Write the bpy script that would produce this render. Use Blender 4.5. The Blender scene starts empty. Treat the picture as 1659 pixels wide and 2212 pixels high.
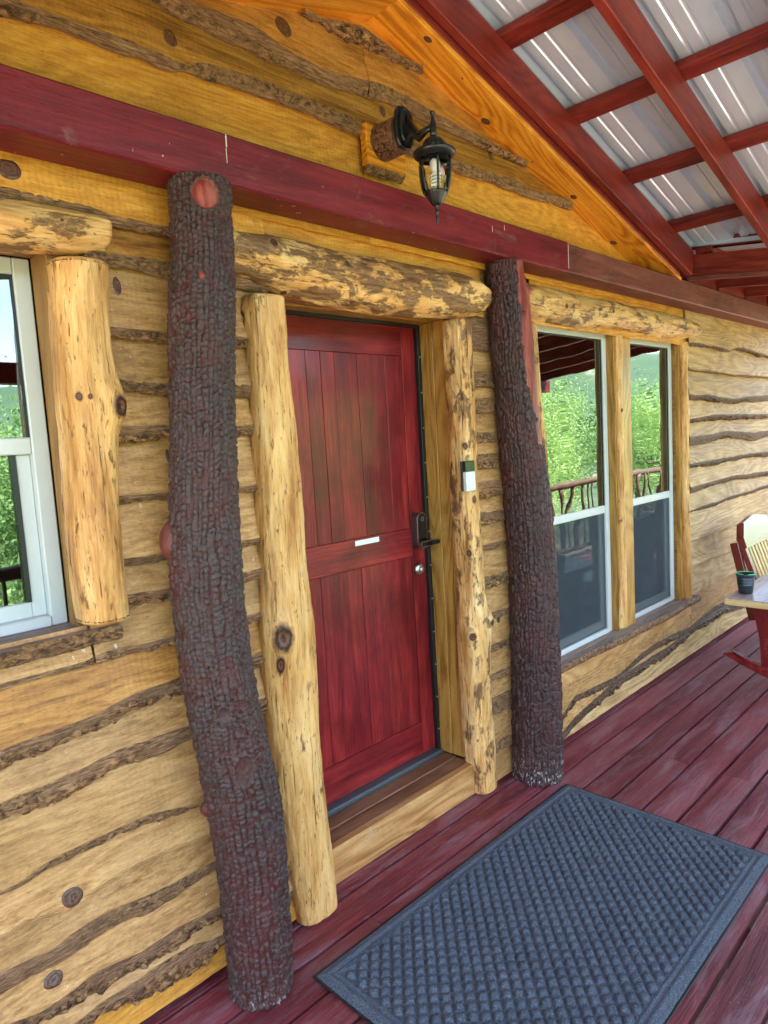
import bpy, bmesh, math, random
import numpy as np
from mathutils import Matrix, Vector

# ------------------------------------------------------------------ camera
scene = bpy.context.scene
# photo pixels below are in a 1659 x 2212 copy of the photograph
FPX, CX, CY = 1467.0, 829.5, 1106.0
CAM = np.array([0.0, -1.805, 1.6])
def _rot():
    f = FPX
    dx = np.array([2310-CX, 865-CY, f]); dx /= np.linalg.norm(dx)
    dz = -np.array([1640-CX, 15000-CY, f]); dz /= np.linalg.norm(dz)
    dz -= dx*dx.dot(dz); dz /= np.linalg.norm(dz)
    dy = np.cross(dz, dx)
    return np.stack([dx, dy, dz], 1)
RW = _rot()
cam_data = bpy.data.cameras.new('camera'); cam = bpy.data.objects.new('camera', cam_data)
scene.collection.objects.link(cam); scene.camera = cam
cam_data.sensor_fit = 'VERTICAL'; cam_data.sensor_height = 24.0; cam_data.lens = 24.0*FPX/2212.0
cam_data.clip_start = 0.02; cam_data.clip_end = 3000
m = Matrix.Identity(4)
for i in range(3):
    m[i][0] = RW[0, i]; m[i][1] = -RW[1, i]; m[i][2] = -RW[2, i]; m[i][3] = CAM[i]
cam.matrix_world = m

def ray(p):
    w = RW.T @ np.array([p[0]-CX, p[1]-CY, FPX]); return w/np.linalg.norm(w)
def hit(p, ax, val):
    r = ray(p); return CAM + (val-CAM[ax])/r[ax]*r
def hx(p, y=-.03): return hit(p, 1, y)

# ------------------------------------------------------------------ world, sun, exposure
SUN_EL, SUN_AZ = math.radians(56), math.radians(28)     # azimuth from +Y (behind the cabin) towards +X
world = bpy.data.worlds.new('World'); scene.world = world; world.use_nodes = True
wn, wl = world.node_tree.nodes, world.node_tree.links
wn.clear()
wo = wn.new('ShaderNodeOutputWorld'); bg = wn.new('ShaderNodeBackground'); sky = wn.new('ShaderNodeTexSky')
sky.sky_type = 'NISHITA'; sky.sun_disc = False; sky.sun_elevation = SUN_EL; sky.sun_rotation = SUN_AZ
sky.air_density = 1.0; sky.dust_density = .4; sky.ozone_density = 2.0
bg.inputs['Strength'].default_value = 0.105
wtc = wn.new('ShaderNodeTexCoord'); wmp = wn.new('ShaderNodeMapping'); wmp.inputs['Scale'].default_value = (1.6, 1.6, 4.5)
wns = wn.new('ShaderNodeTexNoise'); wns.inputs['Scale'].default_value = 1.6; wns.inputs['Detail'].default_value = 8; wns.inputs['Distortion'].default_value = .4
wrp = wn.new('ShaderNodeValToRGB'); wrp.color_ramp.elements[0].position = .42; wrp.color_ramp.elements[1].position = .66
wmx = wn.new('ShaderNodeMixRGB'); wmx.inputs['Color2'].default_value = (3.6, 3.8, 4.1, 1)
wl.new(wtc.outputs['Generated'], wmp.inputs['Vector']); wl.new(wmp.outputs['Vector'], wns.inputs['Vector'])
wl.new(wns.outputs['Fac'], wrp.inputs['Fac']); wl.new(wrp.outputs['Color'], wmx.inputs['Fac'])
wl.new(sky.outputs['Color'], wmx.inputs['Color1']); wl.new(wmx.outputs['Color'], bg.inputs['Color']); wl.new(bg.outputs['Background'], wo.inputs['Surface'])
sun_d = bpy.data.lights.new('sun', 'SUN'); sun_d.energy = 5.0; sun_d.angle = math.radians(.53); sun_d.color = (1, .95, .87)
sun = bpy.data.objects.new('sun', sun_d); scene.collection.objects.link(sun); sun.location = (0, 0, 20)
sd = Vector((math.sin(SUN_AZ)*math.cos(SUN_EL), math.cos(SUN_AZ)*math.cos(SUN_EL), math.sin(SUN_EL)))
sun.rotation_euler = sd.to_track_quat('Z', 'Y').to_euler()
vs = scene.view_settings; vs.view_transform = 'Standard'; vs.look = 'None'; vs.gamma = 1; vs.use_curve_mapping = False
vs.exposure = 3.9
scene.cycles.use_denoising = True
scene.cycles.max_bounces = 8; scene.cycles.diffuse_bounces = 5; scene.cycles.glossy_bounces = 4; scene.cycles.transparent_max_bounces = 8
scene.cycles.sample_clamp_indirect = 8; scene.cycles.caustics_reflective = False; scene.cycles.caustics_refractive = False

# ------------------------------------------------------------------ helpers
random.seed(7); rng = np.random.default_rng(11)
COL = scene.collection.objects
def _h(ix, iy, iz, s):
    with np.errstate(over='ignore'):
        n = (ix.astype(np.int64)*374761393 + iy.astype(np.int64)*668265263 + iz.astype(np.int64)*2147483647 + s*1274126177) & 0xffffffff
        n = ((n ^ (n >> 13))*1274126177) & 0xffffffff
        n = ((n ^ (n >> 16))*2246822519) & 0xffffffff
        n = n ^ (n >> 15)
    return n/4294967295.0
def vn(x, y=0., z=0., s=0):
    x, y, z = np.broadcast_arrays(np.asarray(x, float), np.asarray(y, float), np.asarray(z, float))
    fx, fy, fz = np.floor(x), np.floor(y), np.floor(z)
    tx, ty, tz = x-fx, y-fy, z-fz
    tx, ty, tz = [t*t*(3-2*t) for t in (tx, ty, tz)]
    r = 0
    for a in (0, 1):
        for b in (0, 1):
            for c in (0, 1):
                r = r + _h(fx+a, fy+b, fz+c, s)*(tx if a else 1-tx)*(ty if b else 1-ty)*(tz if c else 1-tz)
    return r*2-1
def fbm(x, y=0., z=0., s=0, o=4):
    r, a, t = 0, 1., 0.
    for i in range(o):
        k = 2.03**i; r = r + a*vn(np.asarray(x)*k, np.asarray(y)*k, np.asarray(z)*k, s+i*17); t += a; a *= .5
    return r/t
def sstep(a, b, x): t = np.clip((x-a)/(b-a), 0, 1); return t*t*(3-2*t)

def link(name, me, mat, parent=None, matrix=None):
    o = bpy.data.objects.new(name, me); COL.link(o)
    if mat is not None and not me.materials: me.materials.append(mat)
    if matrix is not None: o.matrix_world = matrix
    if parent is not None:
        o.parent = parent
        o.matrix_parent_inverse = parent_inv.get(parent.name, Matrix.Identity(4))
    return o
parent_inv = {}
def mesh(name, v, f, smooth=True, attrs=None):
    me = bpy.data.meshes.new(name)
    me.from_pydata(np.asarray(v, dtype=np.float32), [], f if isinstance(f, list) else np.asarray(f, dtype=np.int32)); me.update()
    if smooth: me.polygons.foreach_set('use_smooth', np.ones(len(me.polygons), bool))
    for k, a in (attrs or {}).items():
        at = me.attributes.new(k, 'FLOAT', 'POINT'); at.data.foreach_set('value', np.asarray(a, np.float32))
    return me
def gridf(nu, nv, wrap=False):
    # vertex index = j*nu+i, quads
    i = np.arange(nu if wrap else nu-1); j = np.arange(nv-1)
    I, J = np.meshgrid(i, j); I2 = (I+1) % nu
    return np.stack([J*nu+I, J*nu+I2, (J+1)*nu+I2, (J+1)*nu+I], -1).reshape(-1, 4)
def tag(o, label=None, cat=None, group=None, kind=None):
    if label: o['label'] = label
    if cat: o['category'] = cat
    if group: o['group'] = group
    if kind: o['kind'] = kind
    return o
def thing(name, label, cat, loc=(0, 0, 0), group=None):
    e = bpy.data.objects.new(name, None); COL.link(e); e.location = loc; e.empty_display_size = .1
    parent_inv[e.name] = Matrix.Translation(-Vector(loc))
    return tag(e, label, cat, group)
def boxmesh(name, sx, sy, sz, bev=.003, bow=0.):
    bm = bmesh.new(); bmesh.ops.create_cube(bm, size=1)
    for v in bm.verts: v.co = (v.co.x*sx, v.co.y*sy, v.co.z*sz)
    if bev: bmesh.ops.bevel(bm, geom=bm.edges[:], offset=min(bev, .45*min(sx, sy, sz)), segments=1, affect='EDGES')
    me = bpy.data.meshes.new(name); bm.to_mesh(me); bm.free(); return me
def box(name, x0, x1, y0, y1, z0, z1, mat, parent=None, bev=.003, long='X'):
    s = (abs(x1-x0), abs(y1-y0), abs(z1-z0)); c = Vector(((x0+x1)/2, (y0+y1)/2, (z0+z1)/2))
    if long == 'Z':
        me = boxmesh(name, s[2], s[1], s[0], bev); R = Matrix.Rotation(-math.pi/2, 4, 'Y')
    elif long == 'Y':
        me = boxmesh(name, s[1], s[0], s[2], bev); R = Matrix.Rotation(math.pi/2, 4, 'Z')
    else:
        me = boxmesh(name, *s, bev); R = Matrix.Identity(4)
    return link(name, me, mat, parent, Matrix.Translation(c) @ R)
def lumber(name, p0, p1, w, h, mat, parent=None, up=(0, 0, 1), bev=.003):
    """a squared stick from p0 to p1 (centres of its ends), w sideways, h along up"""
    p0, p1 = Vector(p0), Vector(p1); X = (p1-p0).normalized(); Z = Vector(up); Z = (Z-X*X.dot(Z)).normalized(); Y = Z.cross(X)
    M = Matrix((X, Y, Z)).transposed().to_4x4(); M.translation = (p0+p1)/2
    return link(name, boxmesh(name, (p1-p0).length, w, h, bev), mat, parent, M)
def prism(name, pts, axis, a0, a1, mat, parent=None, smooth=False, bev=0.):
    """extrude a closed outline (2-tuples) along axis: 'X' outline is (y,z); 'Y' is (x,z); 'Z' is (x,y)"""
    bm = bmesh.new(); n = len(pts)
    def P(p, a): return {'X': (a, p[0], p[1]), 'Y': (p[0], a, p[1]), 'Z': (p[0], p[1], a)}[axis]
    A = [bm.verts.new(P(p, a0)) for p in pts]; B = [bm.verts.new(P(p, a1)) for p in pts]
    bm.faces.new(A); bm.faces.new(B[::-1])
    for i in range(n): bm.faces.new((A[i], B[i], B[(i+1) % n], A[(i+1) % n]))
    bmesh.ops.recalc_face_normals(bm, faces=bm.faces[:])
    if bev: bmesh.ops.bevel(bm, geom=bm.edges[:], offset=bev, segments=1, affect='EDGES')
    me = bpy.data.meshes.new(name); bm.to_mesh(me); bm.free()
    if smooth:
        for p in me.polygons: p.use_smooth = len(p.vertices) == 4
    return link(name, me, mat, parent)
def lathe(name, prof, n, mat, parent=None, loc=(0, 0, 0), axis='Z', smooth=True, rib=None):
    """prof: (radius, height) from bottom to top"""
    prof = np.array(prof); th = np.arange(n)/n*2*np.pi
    r = prof[:, 0][:, None]*np.ones(n)[None]
    if rib is not None: r = r*(1+rib[1]*np.cos(rib[0]*th)[None])
    v = np.stack([r*np.cos(th), r*np.sin(th), prof[:, 1][:, None]+0*th], -1).reshape(-1, 3)
    if axis == 'Y': v = np.stack([v[:, 0], -v[:, 2], v[:, 1]], -1)      # height points to -Y
    f = gridf(n, len(prof), True).tolist()
    f.append(list(range(n))[::-1]); f.append([(len(prof)-1)*n+i for i in range(n)])
    me = mesh(name, v+np.array(loc), f, smooth)
    return link(name, me, mat, parent)
def tube(name, pts, rad, mat, parent=None, n=10, smooth=True):
    pts = np.array(pts, float); k = len(pts); rad = np.broadcast_to(np.asarray(rad, float), (k,))
    t = np.gradient(pts, axis=0); t /= np.linalg.norm(t, axis=1)[:, None]
    ref = np.array([0, 0, 1.]) if abs(t[0][2]) < .9 else np.array([1., 0, 0])
    a = np.cross(t, ref); a /= np.linalg.norm(a, axis=1)[:, None]; b = np.cross(t, a)
    th = np.arange(n)/n*2*np.pi
    v = pts[:, None]+rad[:, None, None]*(a[:, None]*np.cos(th)[None, :, None]+b[:, None]*np.sin(th)[None, :, None])
    f = gridf(n, k, True).tolist(); f.append(list(range(n))[::-1]); f.append([(k-1)*n+i for i in range(n)])
    return link(name, mesh(name, v.reshape(-1, 3), f, smooth), mat, parent)
def stadium(w, h, n=10):
    r = w/2; o = []
    for i in range(n+1): a = math.pi*i/n; o.append((r*math.cos(a), h/2-r+r*math.sin(a)))
    for i in range(n+1): a = math.pi+math.pi*i/n; o.append((r*math.cos(a), -h/2+r+r*math.sin(a)))
    return o

# ------------------------------------------------------------------ materials
class NT:
    def __init__(s, name):
        s.m = bpy.data.materials.new(name); s.m.use_nodes = True; s.t = s.m.node_tree; s.n = s.t.nodes; s.n.clear()
        s.out = s.n.new('ShaderNodeOutputMaterial'); s.b = s.n.new('ShaderNodeBsdfPrincipled')
        s.t.links.new(s.b.outputs[0], s.out.inputs['Surface'])
    def new(s, t, **kw):
        x = s.n.new('ShaderNode'+t)
        for k, v in kw.items(): setattr(x, k, v)
        return x
    def set(s, node, **kw):
        for k, v in kw.items():
            k = k.replace('_', ' ')
            if hasattr(v, 'bl_idname') or isinstance(v, bpy.types.NodeSocket): s.t.links.new(v, node.inputs[k])
            else: node.inputs[k].default_value = v
        return node
    def lk(s, a, b): s.t.links.new(a, b)
    def coord(s, scale=(1, 1, 1), rnd=True):
        tc = s.new('TexCoord'); v = tc.outputs['Object']
        if rnd:
            oi = s.new('ObjectInfo'); vm = s.new('VectorMath', operation='MULTIPLY_ADD')
            vm.inputs[1].default_value = (13.7, 7.9, 17.3); s.lk(oi.outputs['Random'], vm.inputs[0]); s.lk(v, vm.inputs[2]); v = vm.outputs[0]
        mp = s.new('Mapping'); mp.inputs['Scale'].default_value = scale; s.lk(v, mp.inputs['Vector']); return mp.outputs[0]
    def noise(s, vec, scale=5, detail=4, rough=.55, dist=0.):
        n = s.new('TexNoise'); s.set(n, Scale=scale, Detail=detail, Roughness=rough, Distortion=dist); s.lk(vec, n.inputs['Vector']); return n.outputs['Fac']
    def ramp(s, fac, els):
        r = s.new('ValToRGB'); e = r.color_ramp.elements
        while len(e) < len(els): e.new(.5)
        for i, (p, c) in enumerate(els): e[i].position = p; e[i].color = (*c, 1) if len(c) == 3 else c
        s.lk(fac, r.inputs['Fac']); return r.outputs['Color']
    def mix(s, fac, a, b, mode='MIX'):
        x = s.new('MixRGB', blend_type=mode)
        for i, k in ((fac, 'Fac'), (a, 'Color1'), (b, 'Color2')):
            if isinstance(i, bpy.types.NodeSocket): s.lk(i, x.inputs[k])
            elif k == 'Fac': x.inputs[k].default_value = i
            else: x.inputs[k].default_value = (*i, 1) if len(i) == 3 else i
        return x.outputs[0]
    def math(s, op, a, b=0., c=None):
        x = s.new('Math', operation=op)
        for i, v in enumerate((a, b) if c is None else (a, b, c)):
            if isinstance(v, bpy.types.NodeSocket): s.lk(v, x.inputs[i])
            else: x.inputs[i].default_value = v
        return x.outputs[0]
    def bump(s, h, strength=.3, dist=.01, normal=None):
        b = s.new('Bump'); s.set(b, Strength=strength, Distance=dist); s.lk(h, b.inputs['Height'])
        if normal is not None: s.lk(normal, b.inputs['Normal'])
        return b.outputs[0]
    def attr(s, name): a = s.new('Attribute'); a.attribute_name = name; return a.outputs['Fac']
    def fin(s, col, rough=.5, normal=None, spec=.5, metal=0., coat=0.):
        for k, v in (('Base Color', col), ('Roughness', rough), ('Normal', normal), ('Metallic', metal), ('Specular IOR Level', spec), ('Coat Weight', coat)):
            if v is None: continue
            if isinstance(v, bpy.types.NodeSocket): s.lk(v, s.b.inputs[k])
            elif k == 'Base Color': s.b.inputs[k].default_value = (*v, 1)
            else: s.b.inputs[k].default_value = v
        s.b.inputs['Coat Roughness'].default_value = .15
        return s.m

def sc(axis, along, across):
    return {'X': (along, across, across), 'Y': (across, along, across), 'Z': (across, across, along)}[axis]
def wood(name, dark, mid, light, axis='X', rough=.42, coat=.0, saw=0., blotch=.35, grain=1., ring=.45, stain=None, bump=.45, fleck=.6, streaky=.5, mottle=0., steep=.17, splat=0., spec=.28, along=2.2):
    """stained or varnished lumber: streaky grain, cathedral figure, blotches, rough-sawn kerf marks"""
    s = NT(name)
    fine = s.noise(s.coord(sc(axis, along*grain, 58*grain)), 2.2, 8, .74, .3)
    streak = s.noise(s.coord(sc(axis, .8*grain, 7*grain)), 2.0, 4, .55, .6)
    low = s.noise(s.coord(sc(axis, .55*grain, 3.2*grain)), 1.6, 2, .4, .4)
    rings = s.math('MULTIPLY_ADD', s.math('SINE', s.math('MULTIPLY', low, 95.)), .5, .5)
    f = s.math('ADD', s.math('MULTIPLY', fine, 1-streaky), s.math('MULTIPLY', streak, streaky))
    f = s.math('ADD', f, s.math('MULTIPLY', s.math('SUBTRACT', rings, .5), .22*ring))
    c = s.ramp(f, [(.5-steep, dark), (.5, mid), (.5+steep, light)])
    if mottle:
        mo = s.noise(s.coord(sc(axis, 17, 46)), 1.8, 7, .72, .5); mk = s.noise(s.coord(sc(axis, 1.6, 5)), 1.2, 3, .5)
        mf = s.math('MULTIPLY', s.ramp(mo, [(.46, (0, 0, 0)), (.62, (1, 1, 1))]), s.ramp(mk, [(.40, (.12, .12, .12)), (.6, (1, 1, 1))]))
        c = s.mix(s.math('MULTIPLY', mf, mottle), c, s.mix(1., c, (.50, .42, .36), 'MULTIPLY'))
    bl = s.noise(s.coord((2.6, 2.6, 2.6)), 1.3, 4, .6)
    c = s.mix(blotch, c, s.ramp(bl, [(.3, (.55, .5, .45)), (.52, (1, 1, 1)), (.75, (1.15, 1.12, 1.05))]), 'MULTIPLY')
    oi = s.new('ObjectInfo'); c = s.mix(.6, c, s.ramp(oi.outputs['Random'], [(0, (.78, .74, .68)), (.5, (.98, .97, .95)), (1, (1.15, 1.1, 1.03))]), 'MULTIPLY')
    if stain is not None:
        sp = s.noise(s.coord((5, 5, 9)), 1.4, 6, .7, .6)
        c = s.mix(s.ramp(sp, [(.58, (0, 0, 0)), (.7, (1, 1, 1))]), c, s.mix(.55, c, stain))
    fk = s.noise(s.coord(sc(axis, 34*grain, 130*grain)), 1.5, 3, .6, .3)
    c = s.mix(fleck, c, s.ramp(fk, [(.30, (.45, .38, .32)), (.42, (1, 1, 1)), (.6, (1, 1, 1)), (.72, (1.22, 1.2, 1.16))]), 'MULTIPLY')
    h = s.math('ADD', s.math('MULTIPLY', fine, .6), s.math('MULTIPLY', rings, .12))
    if saw:
        tc = s.new('TexCoord'); w = s.new('TexWave', bands_direction=axis if axis != 'Z' else 'Z'); s.set(w, Scale=19., Distortion=5., Detail=3., Detail_Scale=1.4)
        s.lk(tc.outputs['Object'], w.inputs['Vector']); sw = w.outputs['Fac']
        c = s.mix(s.math('MULTIPLY', s.ramp(s.noise(s.coord((1.5, 1.5, 3)), 1.2, 2), [(.42, (0, 0, 0)), (.6, (1, 1, 1))]), saw), c, s.ramp(sw, [(.0, (.72, .68, .62)), (.6, (1.05, 1.05, 1.05))]), 'MULTIPLY')
        h = s.math('ADD', h, s.math('MULTIPLY', sw, .12))
    if splat:
        sp_ = s.noise(s.coord((34, 34, 20)), 1.5, 2, .5); c = s.mix(s.ramp(sp_, [(.735, (0, 0, 0)), (.75, (splat, splat, splat))]), c, (.75, .72, .68))
    r = s.math('MULTIPLY_ADD', streak, .25, rough-.1)
    return s.fin(c, r, s.bump(h, bump, .004), spec, 0., coat)

M = {}
M['pine_gold'] = wood('pine_gold', (.48, .19, .028), (.68, .30, .05), (.82, .42, .085), rough=.4, saw=.3, ring=.4, stain=(.30, .15, .05), streaky=.25, mottle=.38, steep=.15, along=6.)
M['pine_olive'] = wood('pine_olive', (.17, .075, .016), (.36, .17, .038), (.50, .26, .06), rough=.4, saw=.3, ring=.4, stain=(.14, .08, .03), streaky=.3, mottle=.6, steep=.12)
M['pine_umber'] = wood('pine_umber', (.24, .09, .022), (.48, .21, .052), (.62, .31, .085), rough=.4, saw=.3, ring=.5, stain=(.2, .09, .03), streaky=.3, mottle=.38, steep=.15, along=6.)
M['pine_tan'] = wood('pine_tan', (.33, .16, .056), (.54, .285, .108), (.68, .41, .18), rough=.45, saw=.22, ring=.45, stain=(.30, .17, .08), streaky=.22, mottle=.75, steep=.165, splat=.5, along=8.)
M['pine_pale'] = wood('pine_pale', (.36, .21, .09), (.55, .345, .16), (.68, .47, .25), rough=.62, saw=.12, ring=.55, stain=(.36, .26, .17), streaky=.3, mottle=.4, steep=.13)
M['soffit'] = wood('soffit_pine', (.42, .13, .012), (.70, .275, .022), (.80, .37, .045), rough=.28, ring=.9, blotch=.25, coat=.25)
M['jamb'] = wood('jamb_pine', (.25, .11, .02), (.50, .26, .06), (.6, .34, .09), axis='X', rough=.32, ring=.7, coat=.2)
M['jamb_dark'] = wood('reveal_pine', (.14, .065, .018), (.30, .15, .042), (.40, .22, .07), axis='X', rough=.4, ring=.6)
M['red_beam'] = wood('red_stain_beam', (.085, .007, .012), (.18, .015, .023), (.25, .03, .036), rough=.38, ring=.2, saw=.0, blotch=.5, stain=(.22, .10, .10), splat=.6)
M['red_rafter'] = wood('red_stain_rafter', (.07, .01, .008), (.20, .024, .018), (.30, .05, .035), rough=.4, ring=.35, blotch=.7)
M['red_weathered'] = wood('red_stain_weathered', (.10, .022, .02), (.21, .055, .046), (.27, .11, .09), rough=.5, ring=.3, blotch=.7, stain=(.16, .14, .11))
M['door_red'] = wood('door_red', (.060, .005, .010), (.215, .012, .018), (.43, .038, .034), axis='X', rough=.36, ring=.12, blotch=.95, coat=.25, fleck=.3, mottle=.25, streaky=.5)
M['chair_red'] = wood('chair_red', (.10, .008, .008), (.19, .014, .014), (.25, .024, .02), rough=.22, ring=.1, blotch=.3, coat=1.)
M['slat_pine'] = wood('slat_pine', (.5, .32, .12), (.68, .47, .2), (.78, .58, .3), rough=.35)
M['step_top'] = wood('step_brown', (.11, .048, .026), (.22, .11, .06), (.32, .17, .095), rough=.38, ring=.3)
M['step_front'] = wood('step_pine', (.34, .14, .045), (.56, .285, .105), (.68, .40, .17), rough=.42, ring=.8, stain=(.6, .5, .4))

def deck_mat():
    s = NT('deck_red')
    fine = s.noise(s.coord((2.4, 66, 66)), 2.2, 8, .74, .3); low = s.noise(s.coord((.5, 4, 4)), 1.8, 3, .5, .5)
    c = s.ramp(s.math('ADD', s.math('MULTIPLY', fine, .5), s.math('MULTIPLY', low, .5)), [(.37, (.085, .012, .018)), (.5, (.205, .034, .043)), (.62, (.31, .092, .10))])
    worn_sheen = s.noise(s.coord((2.2, 13, 13)), 1.1, 9, .78, .5)
    c = s.mix(s.ramp(worn_sheen, [(.48, (0, 0, 0)), (.70, (.75, .75, .75))]), c, (.33, .215, .24))  # wear scuffs, with the lilac sky sheen painted into their colour
    oi = s.new('ObjectInfo'); c = s.mix(.8, c, s.ramp(oi.outputs['Random'], [(0, (.75, .72, .72)), (.5, (1, 1, 1)), (1, (1.15, 1.1, 1.12))]), 'MULTIPLY')
    dust = s.noise(s.coord((30, 30, 30)), 3., 3, .6); c = s.mix(s.ramp(dust, [(.69, (0, 0, 0)), (.76, (.55, .55, .55))]), c, (.45, .36, .36))
    scr = s.noise(s.coord((5, 120, 5)), 1.5, 3, .55, 1.2); c = s.mix(s.ramp(scr, [(.70, (0, 0, 0)), (.74, (.4, .4, .4))]), c, (.36, .26, .27))
    return s.fin(c, s.math('MULTIPLY_ADD', worn_sheen, .35, .27), s.bump(s.math('ADD', fine, s.math('MULTIPLY', worn_sheen, .4)), .6, .005), .36)
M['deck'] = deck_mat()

def bark_strip(name='bark_edge', k=(1.12, 1.02, .94)):
    s = NT(name); v = s.coord((1, 1, 1))
    n1 = s.noise(s.coord((20, 20, 40)), 2.2, 8, .74, .6); n2 = s.noise(s.coord((2.2, 3, 6)), 1.5, 4, .6)
    fib = s.noise(s.coord((10, 60, 130)), 2., 6, .68, .4)
    a = s.ramp(n1, [(.36, (.05, .03, .02)), (.46, (.24, .14, .078)), (.56, (.45, .28, .15)), (.68, (.6, .38, .2))])
    b = s.ramp(fib, [(.36, (.11, .058, .034)), (.5, (.38, .215, .125)), (.62, (.62, .40, .26))])
    c = s.mix(s.ramp(n2, [(.44, (0, 0, 0)), (.56, (1, 1, 1))]), b, a)
    rough_at = s.attr('rough'); c = s.mix(s.math('MULTIPLY', rough_at, .8), c, s.ramp(n1, [(.41, (.014, .011, .010)), (.46, (.12, .06, .03)), (.52, (.40, .205, .085)), (.60, (.68, .43, .22))]))
    oi = s.new('ObjectInfo'); c = s.mix(.8, c, s.ramp(oi.outputs['Random'], [(0, (.8, .75, .72)), (.5, (1, .98, .95)), (1, (1.15, 1.06, 1.0))]), 'MULTIPLY')
    c = s.mix(1., c, k, 'MULTIPLY')
    return s.fin(c, .55, s.bump(s.math('ADD', n1, s.math('MULTIPLY', fib, .5)), 1., .02), .35)
M['bark_edge'] = bark_strip(); M['bark_edge_dark'] = bark_strip('bark_edge_weathered', (.48, .46, .46))

def peeled(name, patch=.5, axis='Z', tone=(1, 1, 1)):
    s = NT(name)
    t = lambda c: tuple(a*b for a, b in zip(c, tone))
    fine = s.noise(s.coord(sc(axis, 4.5, 58)), 2., 8, .74, .5); mid = s.noise(s.coord(sc(axis, 1.3, 6)), 1.7, 4, .55, .6)
    c = s.ramp(s.math('ADD', s.math('MULTIPLY', fine, .45), s.math('MULTIPLY', mid, .55)), [(.37, t((.42, .17, .042))), (.5, t((.70, .375, .125))), (.62, t((.82, .545, .245)))])
    bp = s.noise(s.coord(sc(axis, 5.5, 12)), 1.5, 9, .72, .3)                     # leftover inner bark, hard edged
    msk = s.ramp(bp, [(.585-.2*patch, (0, 0, 0)), (.605-.2*patch, (.45, .45, .45)), (.64-.2*patch, (1, 1, 1))])
    bc = s.ramp(fine, [(.38, (.06, .026, .016)), (.50, (.17, .078, .040)), (.62, (.34, .17, .07))])
    c = s.mix(s.math('MULTIPLY', msk, .9), c, bc)
    ck = s.noise(s.coord(sc(axis, 1.0, 70)), 1.5, 5, .65, .35); ckm = s.ramp(ck, [(.63, (0, 0, 0)), (.655, (1, 1, 1))])
    c = s.mix(s.math('MULTIPLY', ckm, .85), c, (.15, .06, .02))
    tn = s.noise(s.coord(sc(axis, 2.2, 7)), 1.3, 5, .6, .4); c = s.mix(.75, c, s.ramp(tn, [(.3, (.72, .62, .5)), (.5, (1, 1, 1)), (.72, (1.22, 1.22, 1.3))]), 'MULTIPLY')
    fl = s.noise(s.coord(sc(axis, 15, 80)), 1.6, 4, .6, .6); c = s.mix(s.ramp(fl, [(.62, (0, 0, 0)), (.66, (.8, .8, .8))]), c, (.19, .075, .024))
    kn = s.math('MULTIPLY_ADD', s.math('SUBTRACT', s.noise(s.coord((38, 38, 30)), 1.6, 4, .6), .5), .42, s.attr('knot')); kr = s.math('MULTIPLY_ADD', s.math('SINE', s.math('MULTIPLY', kn, 17.)), .5, .5)
    c = s.mix(s.ramp(kn, [(.28, (0, 0, 0)), (.55, (1, 1, 1))]), c, s.ramp(kr, [(0, (.03, .012, .008)), (1, (.19, .07, .03))]))
    h = s.math('ADD', s.math('MULTIPLY', fine, .5), s.math('MULTIPLY', msk, .35))
    h = s.math('SUBTRACT', h, s.math('MULTIPLY', s.ramp(fl, [(.62, (0, 0, 0)), (.66, (1, 1, 1))]), .3)); h = s.math('SUBTRACT', h, s.math('MULTIPLY', ckm, .6))
    fac = s.noise(s.coord(sc(axis, 5, 17)), 1.3, 2, .4)
    return s.fin(c, s.math('MULTIPLY_ADD', mid, .3, .26), s.bump(h, .8, .008, s.bump(fac, .5, .03)), .35, 0., .0)
M['peel_clean'] = peeled('peeled_log_clean', -.1, 'Z', (1.08, 1.08, 1.1))
M['peel_mid'] = peeled('peeled_log_some_bark', .28, 'Z', (1.1, 1.12, 1.2))
M['peel_patchy'] = peeled('peeled_log_patchy', .62, 'X', (1.1, 1.05, 1.0))
M['peel_soft'] = peeled('peeled_log_soft', .3, 'X')

def bark_post(name, plate, groove, sheen=.42):
    s = NT(name); h = s.attr('bark'); pl = s.attr('peel')
    n = s.noise(s.coord((85, 85, 60), False), 1.6, 6, .7); big = s.noise(s.coord((5, 5, 3), False), 1.4, 4, .6)
    c = s.mix(s.ramp(h, [(.15, (0, 0, 0)), (.75, (1, 1, 1))]), groove, s.mix(s.ramp(n, [(.35, (0, 0, 0)), (.7, (1, 1, 1))]), plate, tuple(min(1, x*2.9+.006) for x in plate)))
    c = s.mix(s.ramp(big, [(.45, (0, 0, 0)), (.7, (.55, .55, .55))]), c, (.115, .026, .024))
    w = s.noise(s.coord((55, 55, 30), False), 1.8, 3, .5)
    foot = s.attr('foot'); c = s.mix(s.math('MULTIPLY', foot, s.ramp(w, [(.56, (0, 0, 0)), (.66, (1, 1, 1))])), c, (.55, .5, .5))
    red = s.noise(s.coord((16, 16, 2.5), False), 2., 6, .6, .5)
    c = s.mix(pl, c, s.ramp(red, [(.32, (.10, .012, .012)), (.5, (.25, .040, .032)), (.68, (.40, .12, .09))]))
    return s.fin(c, s.math('MULTIPLY_ADD', n, .25, sheen-.05), s.bump(n, .5, .004), .3, 0., 0.)
M['post_blocky'] = bark_post('alligator_bark', (.032, .0200, .0190), (.062, .014, .012), .36)
M['post_furrow'] = bark_post('furrowed_bark', (.031, .0180, .0180), (.046, .012, .012), .38)

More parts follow.
